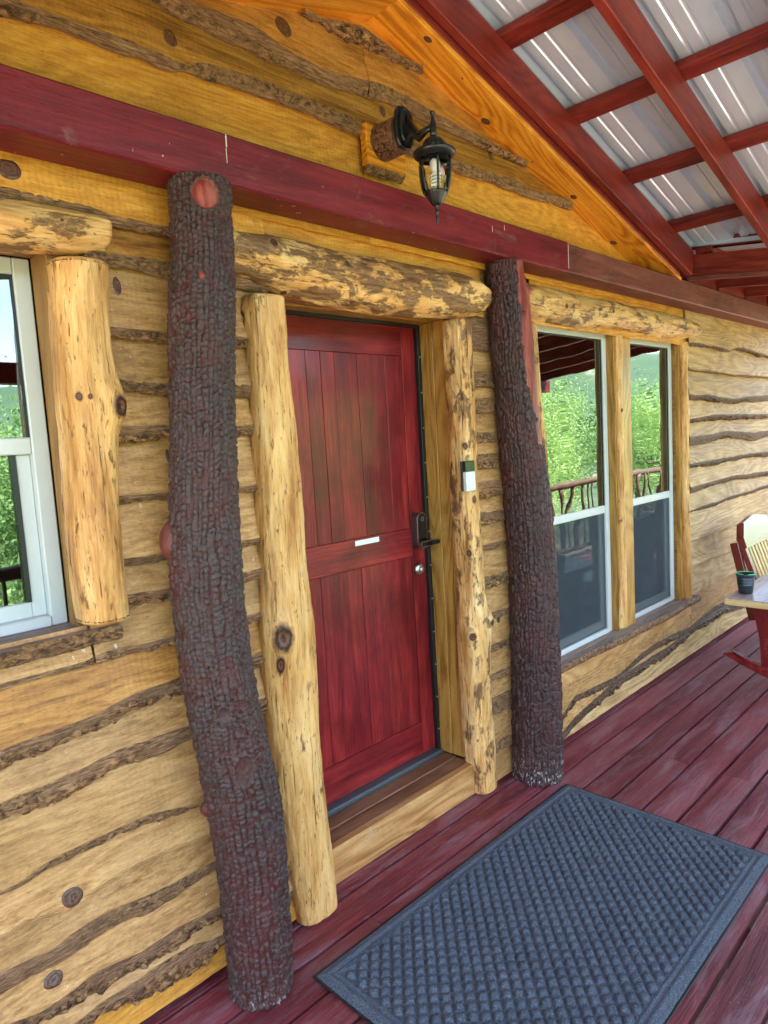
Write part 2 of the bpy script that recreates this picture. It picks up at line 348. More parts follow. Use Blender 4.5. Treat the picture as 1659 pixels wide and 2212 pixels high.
def simple(name, col, rough=.5, metal=0., noise=0., spec=.5, coat=0., nscale=30, bump=0.):
    s = NT(name)
    if noise:
        n = s.noise(s.coord((nscale,)*3), 1.5, 5, .6); c = s.mix(1., col, s.ramp(n, [(.3, (1-noise,)*3), (.7, (1+noise,)*3)]), 'MULTIPLY')
        return s.fin(c, rough, s.bump(n, bump, .003) if bump else None, spec, metal, coat)
    return s.fin(col, rough, None, spec, metal, coat)
M['vinyl'] = simple('white_vinyl', (.62, .635, .64), .35, noise=.03, nscale=8)
M['vinyl_shade'] = simple('grey_vinyl_track', (.42, .43, .43), .45)
M['gasket'] = simple('black_gasket', (.012, .013, .014), .4)
M['black_metal'] = simple('black_lamp_metal', (.012, .012, .013), .32, noise=.3, nscale=40)
M['bulb'] = simple('bulb_white', (.8, .78, .74), .3)
M['steel'] = simple('brushed_steel', (.62, .63, .66), .28, 1., noise=.05)
M['lock_side'] = simple('lock_bronze_side', (.13, .075, .085), .3, .6)
M['lock_face'] = simple('lock_black_glass', (.008, .008, .01), .08, spec=.6)
M['silver_line'] = simple('silver_trim', (.75, .75, .77), .25, 1.)
M['paper'] = simple('white_sticker', (.85, .87, .86), .5)
M['ink'] = simple('grey_ink', (.25, .28, .32), .6)
M['nickel'] = simple('satin_nickel', (.70, .74, .76), .32, .15)
M['bell_glass'] = simple('doorbell_dark_glass', (.012, .022, .02), .1)
M['bell_brown'] = simple('doorbell_side', (.36, .25, .19), .4)
M['cup'] = simple('cup_charcoal', (.022, .027, .038), .38, noise=.15)
M['cup_print'] = simple('cup_print_grey', (.10, .12, .15), .4)
M['cup_green'] = simple('cup_green_rim', (.10, .55, .22), .4)
M['knot_dark'] = None
def knot_mat():
    s = NT('knot'); k = s.attr('rad'); n = s.noise(s.coord((60, 60, 60)), 1., 3, .6)
    r = s.math('MULTIPLY_ADD', s.math('SINE', s.math('ADD', s.math('MULTIPLY', k, 15.), s.math('MULTIPLY', n, 16.))), .5, .5)
    c = s.mix(s.ramp(k, [(.78, (0, 0, 0)), (.95, (1, 1, 1))]), s.ramp(r, [(0, (.075, .030, .020)), (1, (.15, .062, .036))]), (.04, .018, .01))
    return s.fin(c, .4, s.bump(r, .3, .003))
M['knot_dark'] = knot_mat()
def roof_metal():
    s = NT('roof_metal'); n = s.noise(s.coord((2, 14, 14)), 1.6, 5, .6); st = s.noise(s.coord((30, 30, 30)), 1.6, 4, .6)
    c = s.ramp(n, [(.3, (.62, .73, .92)), (.6, (.69, .79, .97))]); c = s.mix(s.ramp(st, [(.70, (0, 0, 0)), (.76, (.25, .25, .25))]), c, (.45, .45, .45))
    return s.fin(c, .25, None, .5, .35)
M['roof_metal'] = roof_metal()
def mat_carpet():
    s = NT('mat_carpet'); f = s.noise(s.coord((150, 150, 150), False), 1.6, 5, .8); b = s.noise(s.coord((5, 5, 5), False), 1.3, 4, .6); h = s.attr('lift')
    c = s.ramp(f, [(.32, (.030, .039, .052)), (.5, (.088, .108, .138)), (.68, (.25, .29, .35))])  # charcoal pile, blue tint painted in for the sky reflection
    c = s.mix(.5, c, s.ramp(b, [(.3, (.75, .75, .78)), (.7, (1.2, 1.2, 1.2))]), 'MULTIPLY')
    dst = s.noise(s.coord((45, 45, 45), False), 1.8, 2, .5); c = s.mix(s.ramp(dst, [(.75, (0, 0, 0)), (.79, (.6, .6, .6))]), c, (.4, .4, .4))
    m_ = s.fin(c, .95, s.bump(f, .9, .006), .15)
    s.b.inputs['Sheen Weight'].default_value = .08
    return m_
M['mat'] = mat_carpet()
def glass_mat(name='window_glass', refl=2.35, wob=.012, tint=(.5, .56, .56, 1)):
    s = NT(name); s.n.remove(s.b)
    tr = s.new('BsdfTransparent'); tr.inputs['Color'].default_value = tint
    gl = s.new('BsdfGlossy'); gl.inputs['Color'].default_value = (.88, 1.0, .96, 1); gl.inputs['Roughness'].default_value = .0
    n = s.noise(s.coord((1.4, 1.4, 1.1)), 1.3, 2, .5); s.lk(s.bump(n, wob, .3), gl.inputs['Normal'])
    mx = s.new('MixShader'); fr_ = s.new('Fresnel'); fr_.inputs['IOR'].default_value = refl; s.lk(fr_.outputs[0], mx.inputs[0])
    s.lk(tr.outputs[0], mx.inputs[1]); s.lk(gl.outputs[0], mx.inputs[2]); s.lk(mx.outputs[0], s.out.inputs['Surface']); return s.m
M['glass'] = glass_mat()
M['lamp_glass'] = glass_mat('lamp_glass', 1.45, .05, (.93, .93, .92, 1))
def screen_mat():
    s = NT('insect_screen'); s.n.remove(s.b)
    tr = s.new('BsdfTransparent'); df = s.new('BsdfDiffuse'); df.inputs['Color'].default_value = (.085, .10, .118, 1)
    mx = s.new('MixShader'); mx.inputs[0].default_value = .4
    s.lk(tr.outputs[0], mx.inputs[1]); s.lk(df.outputs[0], mx.inputs[2]); s.lk(mx.outputs[0], s.out.inputs['Surface']); return s.m
M['screen'] = screen_mat()
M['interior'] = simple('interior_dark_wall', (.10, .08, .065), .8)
def leaf(name, a, b):
    s = NT(name); n = s.noise(s.coord((.7, .7, .7)), 1.2, 3, .6); c = s.ramp(n, [(.35, a), (.65, b)])
    s.fin(c, .5, None, .3)
    tl = s.new('BsdfTranslucent'); s.lk(c, tl.inputs['Color']); mx = s.new('MixShader'); mx.inputs[0].default_value = .4
    s.lk(s.b.outputs[0], mx.inputs[1]); s.lk(tl.outputs[0], mx.inputs[2]); s.lk(mx.outputs[0], s.out.inputs['Surface']); return s.m
M['leaf_a'] = leaf('leaf_bright', (.22, .36, .09), (.42, .56, .20)); M['leaf_b'] = leaf('leaf_juniper', (.085, .17, .05), (.24, .36, .12))
M['trunk'] = simple('tree_bark', (.10, .07, .05), .9, noise=.4, nscale=12)
def ground_mat():
    s = NT('ground'); n = s.noise(s.coord((.5, .5, .5)), 1., 6, .65); f = s.noise(s.coord((.02, .02, .02)), 1., 6, .7)
    near = s.ramp(n, [(.35, (.24, .19, .12)), (.6, (.42, .35, .26))]); far = s.ramp(f, [(.4, (.035, .075, .04)), (.58, (.06, .10, .05)), (.66, (.22, .20, .15))])  # near soil pale and tan to bounce warm light under the roof
    g = s.new('NewGeometry'); ln = s.new('VectorMath', operation='LENGTH'); s.lk(g.outputs['Position'], ln.inputs[0]); k = s.math('MULTIPLY', ln.outputs['Value'], .01)
    return s.fin(s.mix(s.ramp(k, [(.10, (0, 0, 0)), (.24, (1, 1, 1))]), near, far), .95)
M['ground'] = ground_mat()
M['hill'] = simple('wooded_hill', (.05, .085, .04), .95, noise=.5, nscale=.25)
M['rail_log'] = wood('rail_branch', (.05, .028, .02), (.11, .06, .04), (.17, .1, .06), axis='X', rough=.5)

# ================================================================== SETTING
RX, RZ, PITCH = 1.83, 3.068, .267            # soffit ridge line and slope
def soffit_z(x): return RZ - PITCH*np.abs(np.asarray(x)-RX)

# terrain: falls away from the porch into a valley, hills behind
def terrain():
    n = 150
    g = np.linspace(-1, 1, n); u = np.sign(g)*np.abs(g)**2.2*900
    X, Y = np.meshgrid(u+2, u)
    d = np.maximum(0, -Y-3.5)
    Z = -1.0 - 22*(1-np.exp(-d/60.))*(1-.75*sstep(3, 14, X)) + .25*fbm(X*.15, Y*.15, s=3)
    R = np.hypot(X, Y); Z = Z + sstep(180, 700, R)*(55+38*fbm(X*.004, Y*.004, s=9))
    Z = np.where(Y > -3, -1.0+.02*fbm(X*.3, Y*.3, s=3), Z)
    v = np.stack([X, Y, Z], -1).reshape(-1, 3)
    o = link('ground', mesh('ground', v, gridf(n, n)), M['ground']); tag(o, 'pale soil and green ground falling away below the porch', kind='structure')
terrain()

# ---- deck
deck = thing('deck', 'dark red stained porch deck of long planks', None); deck['kind'] = 'structure'
gaps = [.07, -.045, -.187, -.325, -.458, -.598, -.740, -.887, -1.020, -1.143]
while gaps[-1] > -2.45: gaps.append(gaps[-1]-.141)
DX0, DX1 = -1.6, 11.6
for i in range(len(gaps)-1):
    y1, y0 = gaps[i]-.0062-.003*(i > 1)*random.random(), gaps[i+1]+.0062+.003*random.random()
    cuts = [DX0, DX1]
    if i in (0, 2): cuts = [DX0, 1.42 if i else 5.1, DX1]
    elif i > 3: cuts = [DX0, random.choice([2.95, 4.8, 6.2, 7.1])+random.random()*.3, DX1]
    for a, b in zip(cuts[:-1], cuts[1:]):
        dz = random.uniform(-.0015, .0015)
        # slight wobble along the sawn edges
        n = int((b-a)/.12); xs = np.linspace(a+.0015, b-.0015, n)
        w0 = .0018*fbm(xs*1.7, i*3.1, s=21); w1 = .0018*fbm(xs*1.7, i*3.1+50, s=22)
        bv = .0025
        sec = [(y0, -.036), (y0, -.02), (y0, -.0006), ((y0+y1)/2, .0008), (y1, -.0006), (y1, -.02), (y1, -.036)]
        v = np.array([[x, p[0]+(w0[k] if q < 3 else w1[k] if q > 3 else 0), p[1]+dz] for k, x in enumerate(xs) for q, p in enumerate(sec)])
        f = gridf(len(sec), n)[:, ::-1].tolist(); f += [list(range(7)), list(range((n-1)*7, n*7))[::-1]]
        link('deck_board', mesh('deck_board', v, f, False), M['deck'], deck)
for x in np.arange(-1.4, 11.5, .6): box('deck_joist', x-.02, x+.02, -2.45, -.02, -.19, -.038, M['red_weathered'], deck, long='Y')
box('rim_joist', DX0, DX1, -2.49, -2.452, -.2, -.038, M['red_weathered'], deck)

# ---- wall: sheathing with the openings left free, then each live-edge board
wall = thing('cabin_wall', 'golden live edge timber wall of the cabin with bark edged boards', 'wall', (3.5, .05, 0))
WL, DO, WR = (-.30, .66, 1.15, 2.123), (1.36, 2.31, -.01, 2.115), (2.775, 4.524, .42, 2.128)
sh = [(-1.6, WL[0], -.3, 2.45), (WL[0], WL[1], -.3, WL[2]), (WL[0], WL[1], WL[3], 2.45), (WL[1], DO[0], -.3, 2.45), (DO[0], DO[1], DO[3], 2.45), (DO[1]+.03, WR[0], -.3, 2.45),
      (WR[0], WR[1], -.3, WR[2]), (WR[0], WR[1], WR[3], 2.45), (WR[1], 11.0, -.3, 2.45)]
for a, b, c, d in sh: box('sheathing_panel', a, b, .012, .10, c, d, M['jamb_dark'], wall, 0)
prism('sheathing_panel', [(-.6, 2.451), (4.2, 2.451), (RX, RZ+.03)], 'Y', .012, .10, M['jamb_dark'], wall)

def curve(pts, y=-.03):
    P = np.array([hx(p, y)[[0, 2]] for p in pts]); P = P[np.argsort(P[:, 0])]; return P
class Row:
    """lower edge of a board: face edge a(x) above, tip of the bark b(x) below"""
    def __init__(s, a, b=None, seed=0, thin=.006, wob=.012, px=True):
        s.seed, s.wob = seed, wob
        s.a = curve(a) if px else np.array(a, float)
        s.b = (curve(b) if px else np.array(b, float)) if b is not None else s.a-np.array([0, thin])
    def _f(s, P, x, sd):
        x = np.asarray(x, float)
        out = np.maximum(np.clip(P[0, 0]-x, 0, None), np.clip(x-P[-1, 0], 0, None))
        # smooth the traced polyline a little, drift where nothing was traced
        z = sum(np.interp(x+d, P[:, 0], P[:, 1]) for d in (-.02, -.01, 0, .01, .02))/5
        return z + np.minimum(out*4, 1)*s.wob*fbm(x*2.3, s.seed*7.7, s=s.seed+sd, o=3)*1.4
    def za(s, x): return s._f(s.a, x, 0) + .003*fbm(np.asarray(x)*14, s.seed, s=5)
    def zb(s, x):
        b = s._f(s.b, x, 0) + .006*fbm(np.asarray(x)*22, s.seed*3.3, s=s.seed+9, o=4); return np.minimum(b, s.za(x)-.003)

BOARDS = []
def siding(row, top, x0, x1, mat, t=.044, bark=True, clip=None, seed=0, y_off=0.):
    n = max(6, int((x1-x0)/.02)); x = np.linspace(x0, x1, n)
    a = row.za(x); tp = np.asarray(top(x)) if callable(top) else np.full(n, top)
    if clip is not None:
        mx = clip(x); ok = a < mx-.004
        if not ok.any(): return None
        i = np.where(ok)[0]; x, a, tp = x[i[0]:i[-1]+1], a[i[0]:i[-1]+1], tp[i[0]:i[-1]+1]; mx = clip(x); tp = np.minimum(tp, mx); a = np.minimum(a, mx-.003); n = len(x)
        if n < 4: return None
    k = 6; v = []
    BOARDS.append((x, a, tp, t, y_off))
    yt = -.007
    for j in range(k):
        f = j/(k-1); z = a+(tp-a)*f; y = -t+(t+yt)*f + .0012*fbm(x*3, z*6, s=seed+40) + y_off
        v.append(np.stack([x, y, z], -1))
    lip = np.stack([x, np.full(n, -t+.022+y_off), a+.004], -1)
    mid = np.stack([x, np.full(n, -t+.003+y_off), a-.0025], -1)
    v = np.concatenate([lip, mid]+v)
    me = mesh('siding_board', v, gridf(n, k+2), False)
    # end faces
    o = link('siding_board', me, mat, wall)
    if bark:
        nb = max(8, int((x[-1]-x[0])/.005)); xb = np.linspace(x[0], x[-1], nb); nv = 13
        A, B = row.za(xb)+.004, row.zb(xb)
        wid = np.clip((A-B)/.03, .15, 1.4); msk = sstep(-.30, .25, fbm(xb*2.3, seed*5.1, s=seed+3, o=4))*sstep(.2, .6, wid)
        B = B-np.abs(fbm(xb*55, seed*1.3, s=seed+29, o=3))*.011*msk+.004*msk
        if clip is not None: A = np.minimum(A, clip(xb)); B = np.minimum(B, A-.002)
        V = []; R = []
        lim = .42+.35*fbm(xb*7, seed*2.2, s=seed+31, o=3)            # where smooth cambium turns into rough bark
        for j in range(nv):
            f = j/(nv-1); rr = msk*sstep(lim-.12, lim+.18, f)*wid
            z = A+(B-A)*f
            chunk = np.clip(.35+1.3*fbm(xb*34, z*48, s=seed+11, o=3), 0, 1)
            d = rr*(.004+.013*chunk) + .0016*fbm(xb*90, z*90, s=seed+12, o=2)*wid
            y = -t + (t-.019)*f**1.6 - .004*math.sin(math.pi*f)*wid - d*(1-.4*(f > .97)) - .010*sstep(.6, 1., f) + y_off
            V.append(np.stack([xb, y, z+.004*rr*fbm(xb*60, f*3., s=seed+17, o=2)], -1)); R.append(np.clip(rr*(.5+.6*chunk), 0, 1))
        V.append(np.stack([xb, np.full(nb, -.004+y_off), B+.010], -1)); R.append(msk)
        link('bark_edge', mesh('bark_edge', np.concatenate(V), gridf(nb, nv+1), True, {'rough': np.concatenate(R)}), M['bark_edge_dark' if 300 <= seed < 500 else 'bark_edge'], o)
    return o

# -- boards left of the door; pixel traces of the bark strips
S = [
 Row([(222,458),(235,470),(360,495)], [(235,492),(300,500),(360,515)], 1, wob=.006),
 Row([(220,553),(300,560),(367,573)], [(222,577),(290,584),(330,596),(367,603)], 2, wob=.006),
 Row([(230,710),(360,723)], [(230,728),(300,738),(360,743)], 3, wob=.006),
 Row([(255,823),(360,835)], [(257,843),(300,850),(360,862)], 4, wob=.006),
 Row([(250,925),(362,922)], [(250,960),(300,955),(362,948)], 5, wob=.006),
 Row([(258,1073),(362,1067)], [(260,1090),(362,1083)], 6, wob=.006),
 Row([(270,1208),(350,1198)], [(270,1226),(350,1212)], 7, wob=.006),
 Row([(277,1286),(360,1271)], [(277,1312),(362,1298)], 8, wob=.006),
 Row([(0,1481),(100,1455),(200,1426),(206,1414),(290,1396),(375,1378)], [(0,1493),(100,1463),(200,1434),(206,1438),(300,1412),(375,1393)], 9),
 Row([(0,1618),(100,1583),(200,1546),(280,1501),(385,1463)], [(0,1666),(50,1636),(125,1611),(175,1586),(225,1571),(280,1531),(325,1521),(385,1496)], 10),
 Row([(0,1734),(65,1706),(150,1669),(175,1659),(235,1626),(300,1601),(350,1586),(407,1563)], [(0,1771),(50,1751),(75,1749),(165,1714),(215,1679),(250,1659),(350,1631),(415,1596)], 11),
 Row([(0,1921),(40,1906),(65,1884),(100,1859),(165,1829),(250,1789),(325,1756),(435,1734)], [(0,1935),(50,1918),(80,1890),(130,1865),(190,1838),(250,1806),(310,1784),(370,1764),(435,1739)], 12),
 Row([(0,2018),(75,1978),(135,1968),(175,1948),(210,1908),(275,1873),(350,1838),(415,1813),(457,1798)], None, 13, thin=.008),
 Row([(0,2099),(50,2074),(115,2049),(160,2009),(225,1969),(300,1939),(375,1904),(462,1856)], [(0,2149),(30,2134),(65,2109),(110,2089),(165,2059),(200,2031),(240,2004),(280,1984),(325,1974),(380,1934),(425,1909),(465,1879)], 14),
 Row([(0,2212),(85,2184),(150,2139),(200,2099),(300,2054),(375,2004),(477,1954)], [(50,2212),(110,2204),(165,2164),(225,2134),(300,2089),(350,2064),(425,2009),(477,1979)], 15),
 Row([(155,2212),(210,2164),(280,2124),(350,2074),(415,2036),(440,2034),(482,2014)], [(185,2212),(230,2185),(280,2168),(370,2124),(420,2099),(455,2064),(485,2034)], 16),
]
flat = lambda z, sd=0: Row([(-1.6, z), (11.2, z)], None, 30+sd, thin=.006, wob=0., px=False)
XL, XR = -1.55, 1.30
prev = lambda x: np.full(len(np.atleast_1d(x)), 2.42)
for i, r in enumerate(S):
    tp = (lambda q: (lambda x: q.zb(x)+.035))(S[i-1]) if i else prev
    mt = M['pine_gold'] if i < 1 else M['pine_umber'] if i in (1, 9) else M['pine_tan']
    if i <= 7:
        siding(r, tp, .735 if i else .6, XR, mt, seed=i); siding(r, tp, XL, -.36, mt, seed=i+100)
        if i == 0: siding(r, tp, -.36, .6, mt, seed=91)
    elif i == 8:
        xj = hx((203, 1420))[0]
        siding(r, lambda x: np.full(len(x), 1.165), XL, xj-.002, M['pine_tan'], seed=i, t=.030); siding(r, tp, xj+.002, XR, mt, seed=i+50, t=.036)
    else: siding(r, tp, XL, XR, mt, seed=i, bark=i != 12 or True)
siding(flat(.022), lambda x: S[-1].zb(x)+.035, XL, XR, M['pine_gold'], seed=77, t=.03, bark=False)

# -- between the door and the big window
Dz = [(2.10, 1.955), (1.861, 1.798), (1.749, 1.69), (1.60, 1.562), (1.508, 1.446), (1.389, 1.322), (1.254, 1.205), (1.112, 1.088), (.97, .92), (.80, .77), (.655, .625), (.52, .49), (.41, .33), (.20, .15)]
Dr = [Row([(2.3, a+.006), (2.65, a), (3.0, a-.006)], [(2.3, b+.004), (2.65, b), (3., b)], 60+k, wob=0, px=False) for k, (a, b) in enumerate(Dz)]
for k, r in enumerate(Dr):
    tp = (lambda q: (lambda x: q.zb(x)+.03))(Dr[k-1]) if k else prev
    siding(r, tp, 2.34, 2.79, M['pine_tan'], seed=200+k, t=.03, y_off=.018)
siding(flat(.022, 1), lambda x: Dr[-1].zb(x)+.03, 2.34, 2.79, M['pine_tan'], seed=220, t=.03, bark=False, y_off=.018)

# -- right of the big window
Cz = [[(4.62,2.118),(5.44,2.108),(5.46,2.135),(6.3,2.11)], [(4.6,1.952),(5.4,1.935),(6.3,1.94)], [(4.62,1.785),(5.44,1.755),(6.3,1.785)], [(4.64,1.622),(5.2,1.648),(6.3,1.630)], [(4.63,1.500),(5.3,1.515),(6.3,1.485)],
      [(4.63,1.322),(5.5,1.335),(6.3,1.322)], [(4.63,1.172),(5.4,1.185),(6.3,1.155)], [(4.63,1.018),(5.2,1.03),(6.3,1.048)], [(4.64,.806),(6.3,.815)], [(4.63,.640),(5.4,.628)], [(4.65,.436),(5.5,.440)]]
Cw = [.02, .012, .036, .032, .055, .034, .038, .026, .008, .007, .01]
Cr = []
for k, (p, w) in enumerate(zip(Cz, Cw)):
    xs_ = np.arange(4.55, 6.6, .06); P_ = np.array(p); zz_ = np.interp(xs_, P_[:, 0], P_[:, 1])+.013*fbm(xs_*2.6, k*3.3, s=k+2, o=3); ww_ = w*(1+.6*fbm(xs_*3, k*7.1, s=k, o=2))
    Cr.append(Row(np.stack([xs_, zz_], -1), np.stack([xs_, zz_-np.maximum(ww_, .004)], -1), 80+k, wob=.02, px=False))
for k, r in enumerate(Cr):
    tp = (lambda q: (lambda x: q.zb(x)+.035))(Cr[k-1]) if k else prev
    siding(r, tp, 4.60, 10.9, M['pine_pale'], seed=300+k, t=.052)
# -- long boards under the big window and on to the right
E1 = Row([(1215,1545),(1240,1506),(1330,1462),(1385,1413),(1414,1392),(1450,1372),(1490,1355),(1540,1312),(1567,1298),(1620,1290)], None, 95, thin=.03, wob=.01)
E1.b = E1.a - np.array([[0, d] for d in np.linspace(.03, .05, len(E1.a))])
E2 = Row([(1214,1572),(1243,1537),(1320,1468),(1335,1455),(1410,1408),(1442,1390),(1500,1342),(1560,1306),(1620,1290)], None, 96, thin=.03, wob=.01)
E2.a = E2.a - np.array([0, .025]); E2.b = E2.a - np.array([0, .05])
siding(flat(.30, 2), lambda x: np.full(len(x), .425), 2.80, 4.66, M['step_front'], seed=400, t=.026, bark=False)
siding(E1, lambda x: np.full(len(x), .345)+np.where(np.asarray(x) > 4.66, .11, 0), 2.80, 10.9, M['pine_tan'], seed=401, t=.032)
siding(E2, lambda x: E1.zb(x)+.03, 2.80, 10.9, M['pine_tan'], seed=402, t=.034)
siding(flat(.022, 3), lambda x: E2.zb(x)+.03, 2.80, 10.9, M['pine_pale'], seed=403, t=.032, bark=False)
# board above the window header
siding(flat(2.10, 4), prev, 2.80, 4.66, M['pine_gold'], seed=404, t=.03, bark=False)
siding(flat(2.10, 5), prev, 1.30, 2.42, M['pine_gold'], seed=405, t=.03, bark=False)

# -- gable boards
G1 = Row([(15,5),(50,15),(135,50),(250,85),(320,115),(390,145),(435,142),(500,160),(565,180),(650,215),(750,255),(795,290),(880,315),(964,345),(1009,360),(1064,380),(1104,390),(1144,415),(1196,425)],
         [(0,30),(35,45),(105,57),(165,77),(250,112),(310,127),(370,155),(410,155),(450,177),(500,185),(565,210),(665,242),(700,262),(780,295),(880,335),(964,362),(1004,380),(1054,395),(1109,415),(1154,430),(1196,440)], 21)
G2 = Row([(345,-12),(370,-3),(500,45),(550,65),(600,105),(665,142),(750,170),(829,190),(879,215),(929,245),(979,272),(1029,295),(1104,338)],
         [(345,8),(380,35),(425,55),(480,85),(525,105),(575,130),(645,155),(670,172),(725,190),(829,220),(869,235),(919,260),(974,285),(1029,315),(1104,348)], 22)
G3 = Row([(695,42),(725,47),(780,60),(829,95),(852,118)], [(700,55),(740,85),(780,100),(829,120),(852,132)], 23)
clipf = lambda x: soffit_z(x)+.006
siding(G3, lambda x: np.full(len(x), 3.2), .9, 2.7, M['pine_gold'], seed=500, clip=clipf, t=.036)
xj = hx((790, 145))[0]
for a, b, sd in ((-.6, xj-.0015, 501), (xj+.0015, 4.3, 511)): siding(G2, lambda x: G3.zb(x)+.05, a, b, M['pine_umber'], seed=sd, clip=clipf)
siding(G1, lambda x: G2.zb(x)+.035, -1.0, 4.3, M['pine_olive'], seed=502, clip=clipf)
xj = hx((788, 335))[0]
for a, b, sd in ((-1.5, xj-.0015, 503), (xj+.0015, 4.3, 513)): siding(flat(2.30, 6), lambda x: G1.zb(x)+.035, a, b, M['pine_gold'], seed=sd, clip=clipf, t=.032, bark=False)

def knot(p, rx, rz, y, parent, name='knot', rot=0., n=22):
    c = hit(p, 1, y); best = y; slope = 0.
    for (bx, ba, bt, t_, yo) in BOARDS:
        if bx[0] < c[0] < bx[-1]:
            za, zt_ = np.interp(c[0], bx, ba), np.interp(c[0], bx, bt)
            yk = -t_+(t_-.007)*(c[2]-za)/(zt_-za)+yo
            if za < c[2] < zt_ and (slope == 0. or yk < best): best = yk; slope = (t_-.007)/(zt_-za)
    y = best-.0004; th = np.arange(n)/n*2*np.pi; V = [[c[0], y-.0016, c[2]]]; R = [0.]
    for k, f in enumerate((.3, .6, .85, 1.0)):
        w = 1+.12*fbm(np.cos(th)*1.3+c[0]*9, np.sin(th)*1.3+c[2]*9, s=4)
        xx, zz = rx*f*w*np.cos(th), rz*f*w*np.sin(th); cr, sr = math.cos(rot), math.sin(rot)
        V += np.stack([c[0]+xx*cr-zz*sr, y+slope*(xx*sr+zz*cr)-(.0012 if f < .99 else -.002), c[2]+xx*sr+zz*cr], -1).tolist(); R += [f]*n
    F = [[0, 1+(i+1) % n, 1+i] for i in range(n)]
    for k in range(3): F += [[1+k*n+i, 1+k*n+(i+1) % n, 1+(k+1)*n+(i+1) % n, 1+(k+1)*n+i] for i in range(n)]
    return link(name, mesh(name, V, F, True, {'rad': R}), M['knot_dark'], parent)
for p, a, b, y in [((155,1935),.030,.026,-.031), ((117,2117),.026,.021,-.031), ((365,84),.022,.027,-.025), ((614,57),.033,.036,-.026), ((827,240),.016,.023,-.023), ((1060,338),.014,.02,-.02),
                   ((254,617),.012,.026,-.026), ((16,367),.03,.028,-.028), ((1087,1250),.014,.022,-.025), ((1088,1338),.014,.022,-.026), ((364,985),.008,.02,-.026)]:
    knot(p, a, b, y, wall)

# ---- cabin interior (dark room behind the glass)
room = thing('cabin_room', 'dim room seen dark behind the window glass', 'room', (3.5, 2.6, 0))
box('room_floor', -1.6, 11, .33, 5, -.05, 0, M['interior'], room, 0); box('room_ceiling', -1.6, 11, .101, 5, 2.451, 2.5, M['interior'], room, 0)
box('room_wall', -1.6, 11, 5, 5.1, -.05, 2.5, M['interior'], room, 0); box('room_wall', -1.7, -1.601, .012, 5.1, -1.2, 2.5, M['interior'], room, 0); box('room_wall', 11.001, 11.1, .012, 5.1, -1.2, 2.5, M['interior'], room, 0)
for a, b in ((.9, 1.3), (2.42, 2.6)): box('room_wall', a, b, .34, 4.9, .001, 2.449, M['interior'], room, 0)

# ================================================================== ROOF
roof = thing('porch_roof', 'metal sheet porch roof on red rafters and purlins', 'roof', (RX, -1.3, 2.4))
BZ = 3.117                                    # underside of the rafters at the ridge
nv_ = 1/math.sqrt(1+.27**2)
YEND = -2.85
for k, yc in enumerate([-.19, -.66, -1.13, -1.60, -2.07, -2.54]):
    for sgn in (1, -1):
        xe = RX+sgn*(2.44 if sgn > 0 else 2.5)
        zc = lambda x: BZ-.27*abs(x-RX)+.074
        lumber('rafter', (RX, yc, zc(RX)), (xe, yc, zc(xe)), .038, .142, M['red_rafter'], roof)
px_ = [RX+.06, 2.41, 2.93, 3.465, 4.01]
PT = .148*1.036
for x in px_: 
    z = BZ-.27*abs(x-RX)+PT+.019
    lumber('purlin', (x, -.172, z), (x, YEND, z), .088, .036, M['red_rafter'], roof, up=(.27, 0, 1))
    lumber('purlin', (2*RX-x, -.172, z), (2*RX-x, YEND, z), .088, .036, M['red_rafter'], roof, up=(-.27, 0, 1))
def rib_profile(y0, y1):
    P = []; y = y1
    base = .2286
    k = 0
    while y1-k*base > y0-.001:
        c = y1-k*base
        P += [(c, 0), (c-.018, .0), (c-.030, .030), (c-.052, .030), (c-.064, 0), (c-.098, 0), (c-.103, .005), (c-.113, .005), (c-.118, 0), (c-.160, 0), (c-.165, .005), (c-.175, .005), (c-.180, 0)]
        k += 1
    return [(p, h) for p, h in P if p >= y0-1e-6]
SZ = BZ+PT+.041
def roof_panel(y0, y1, sgn, x0=RX, x1=4.34, zf=None, name='roof_panel'):
    pr = rib_profile(y0, y1); xs = np.linspace(x0, x1, 9); V = []
    for x in xs:
        zb = SZ-.27*abs(x-RX)+(.002 if sgn > 0 else .003)
        V += [[x, p, zb+h] for p, h in pr]
    return link(name, mesh(name, V, gridf(len(pr), len(xs)), False), M['roof_metal'], roof)
yb = .1
y = .30
while y > YEND:
    y0 = max(YEND, y-.9144)
    roof_panel(y0-.0, y, 1, RX+.002, 4.36); roof_panel(y0, y, -1, RX-.002, -.72); y = y0
# main roof over the cabin body (keeps the sun out of the room)
roof_panel(.305, 5.2, 1, RX+.002, 4.36); roof_panel(.305, 5.2, -1, RX-.002, -.72)
# shed joists right of the gable, falling outward
def jz(y): return 2.60 + .13*(y+.17)
JX = [4.33, 4.86, 5.40, 5.92, 6.45, 6.98]
for k, x in enumerate(JX):
    h = .13; w = .04
    lumber('joist', (x+.02, .04, jz(.04)-h/2), (x+.02, YEND, jz(YEND)-h/2), w, h, M['red_rafter'], roof)
    if k == 0: lumber('ledger_strip', (x-.012, -.16, jz(-.16)-h-.012), (x-.012, YEND, jz(YEND)-h-.012), .05, .022, M['red_weathered'], roof)
    if k: box('blocking', JX[k-1]+.041, x-.001, -.135, -.10, 2.452, 2.585, M['red_rafter'], roof)
prism('eave_fascia', [(.1, jz(.1)+.035), (YEND, jz(YEND)+.035), (YEND, 2.66), (.1, 2.66)], 'X', 4.335, 4.352, M['red_rafter'], roof)
for yy in (-.25, -.85, -1.45, -2.05, -2.65): lumber('purlin', (4.30, yy, jz(yy)+.019), (7.1, yy, jz(yy)+.019), .088, .036, M['red_rafter'], roof)
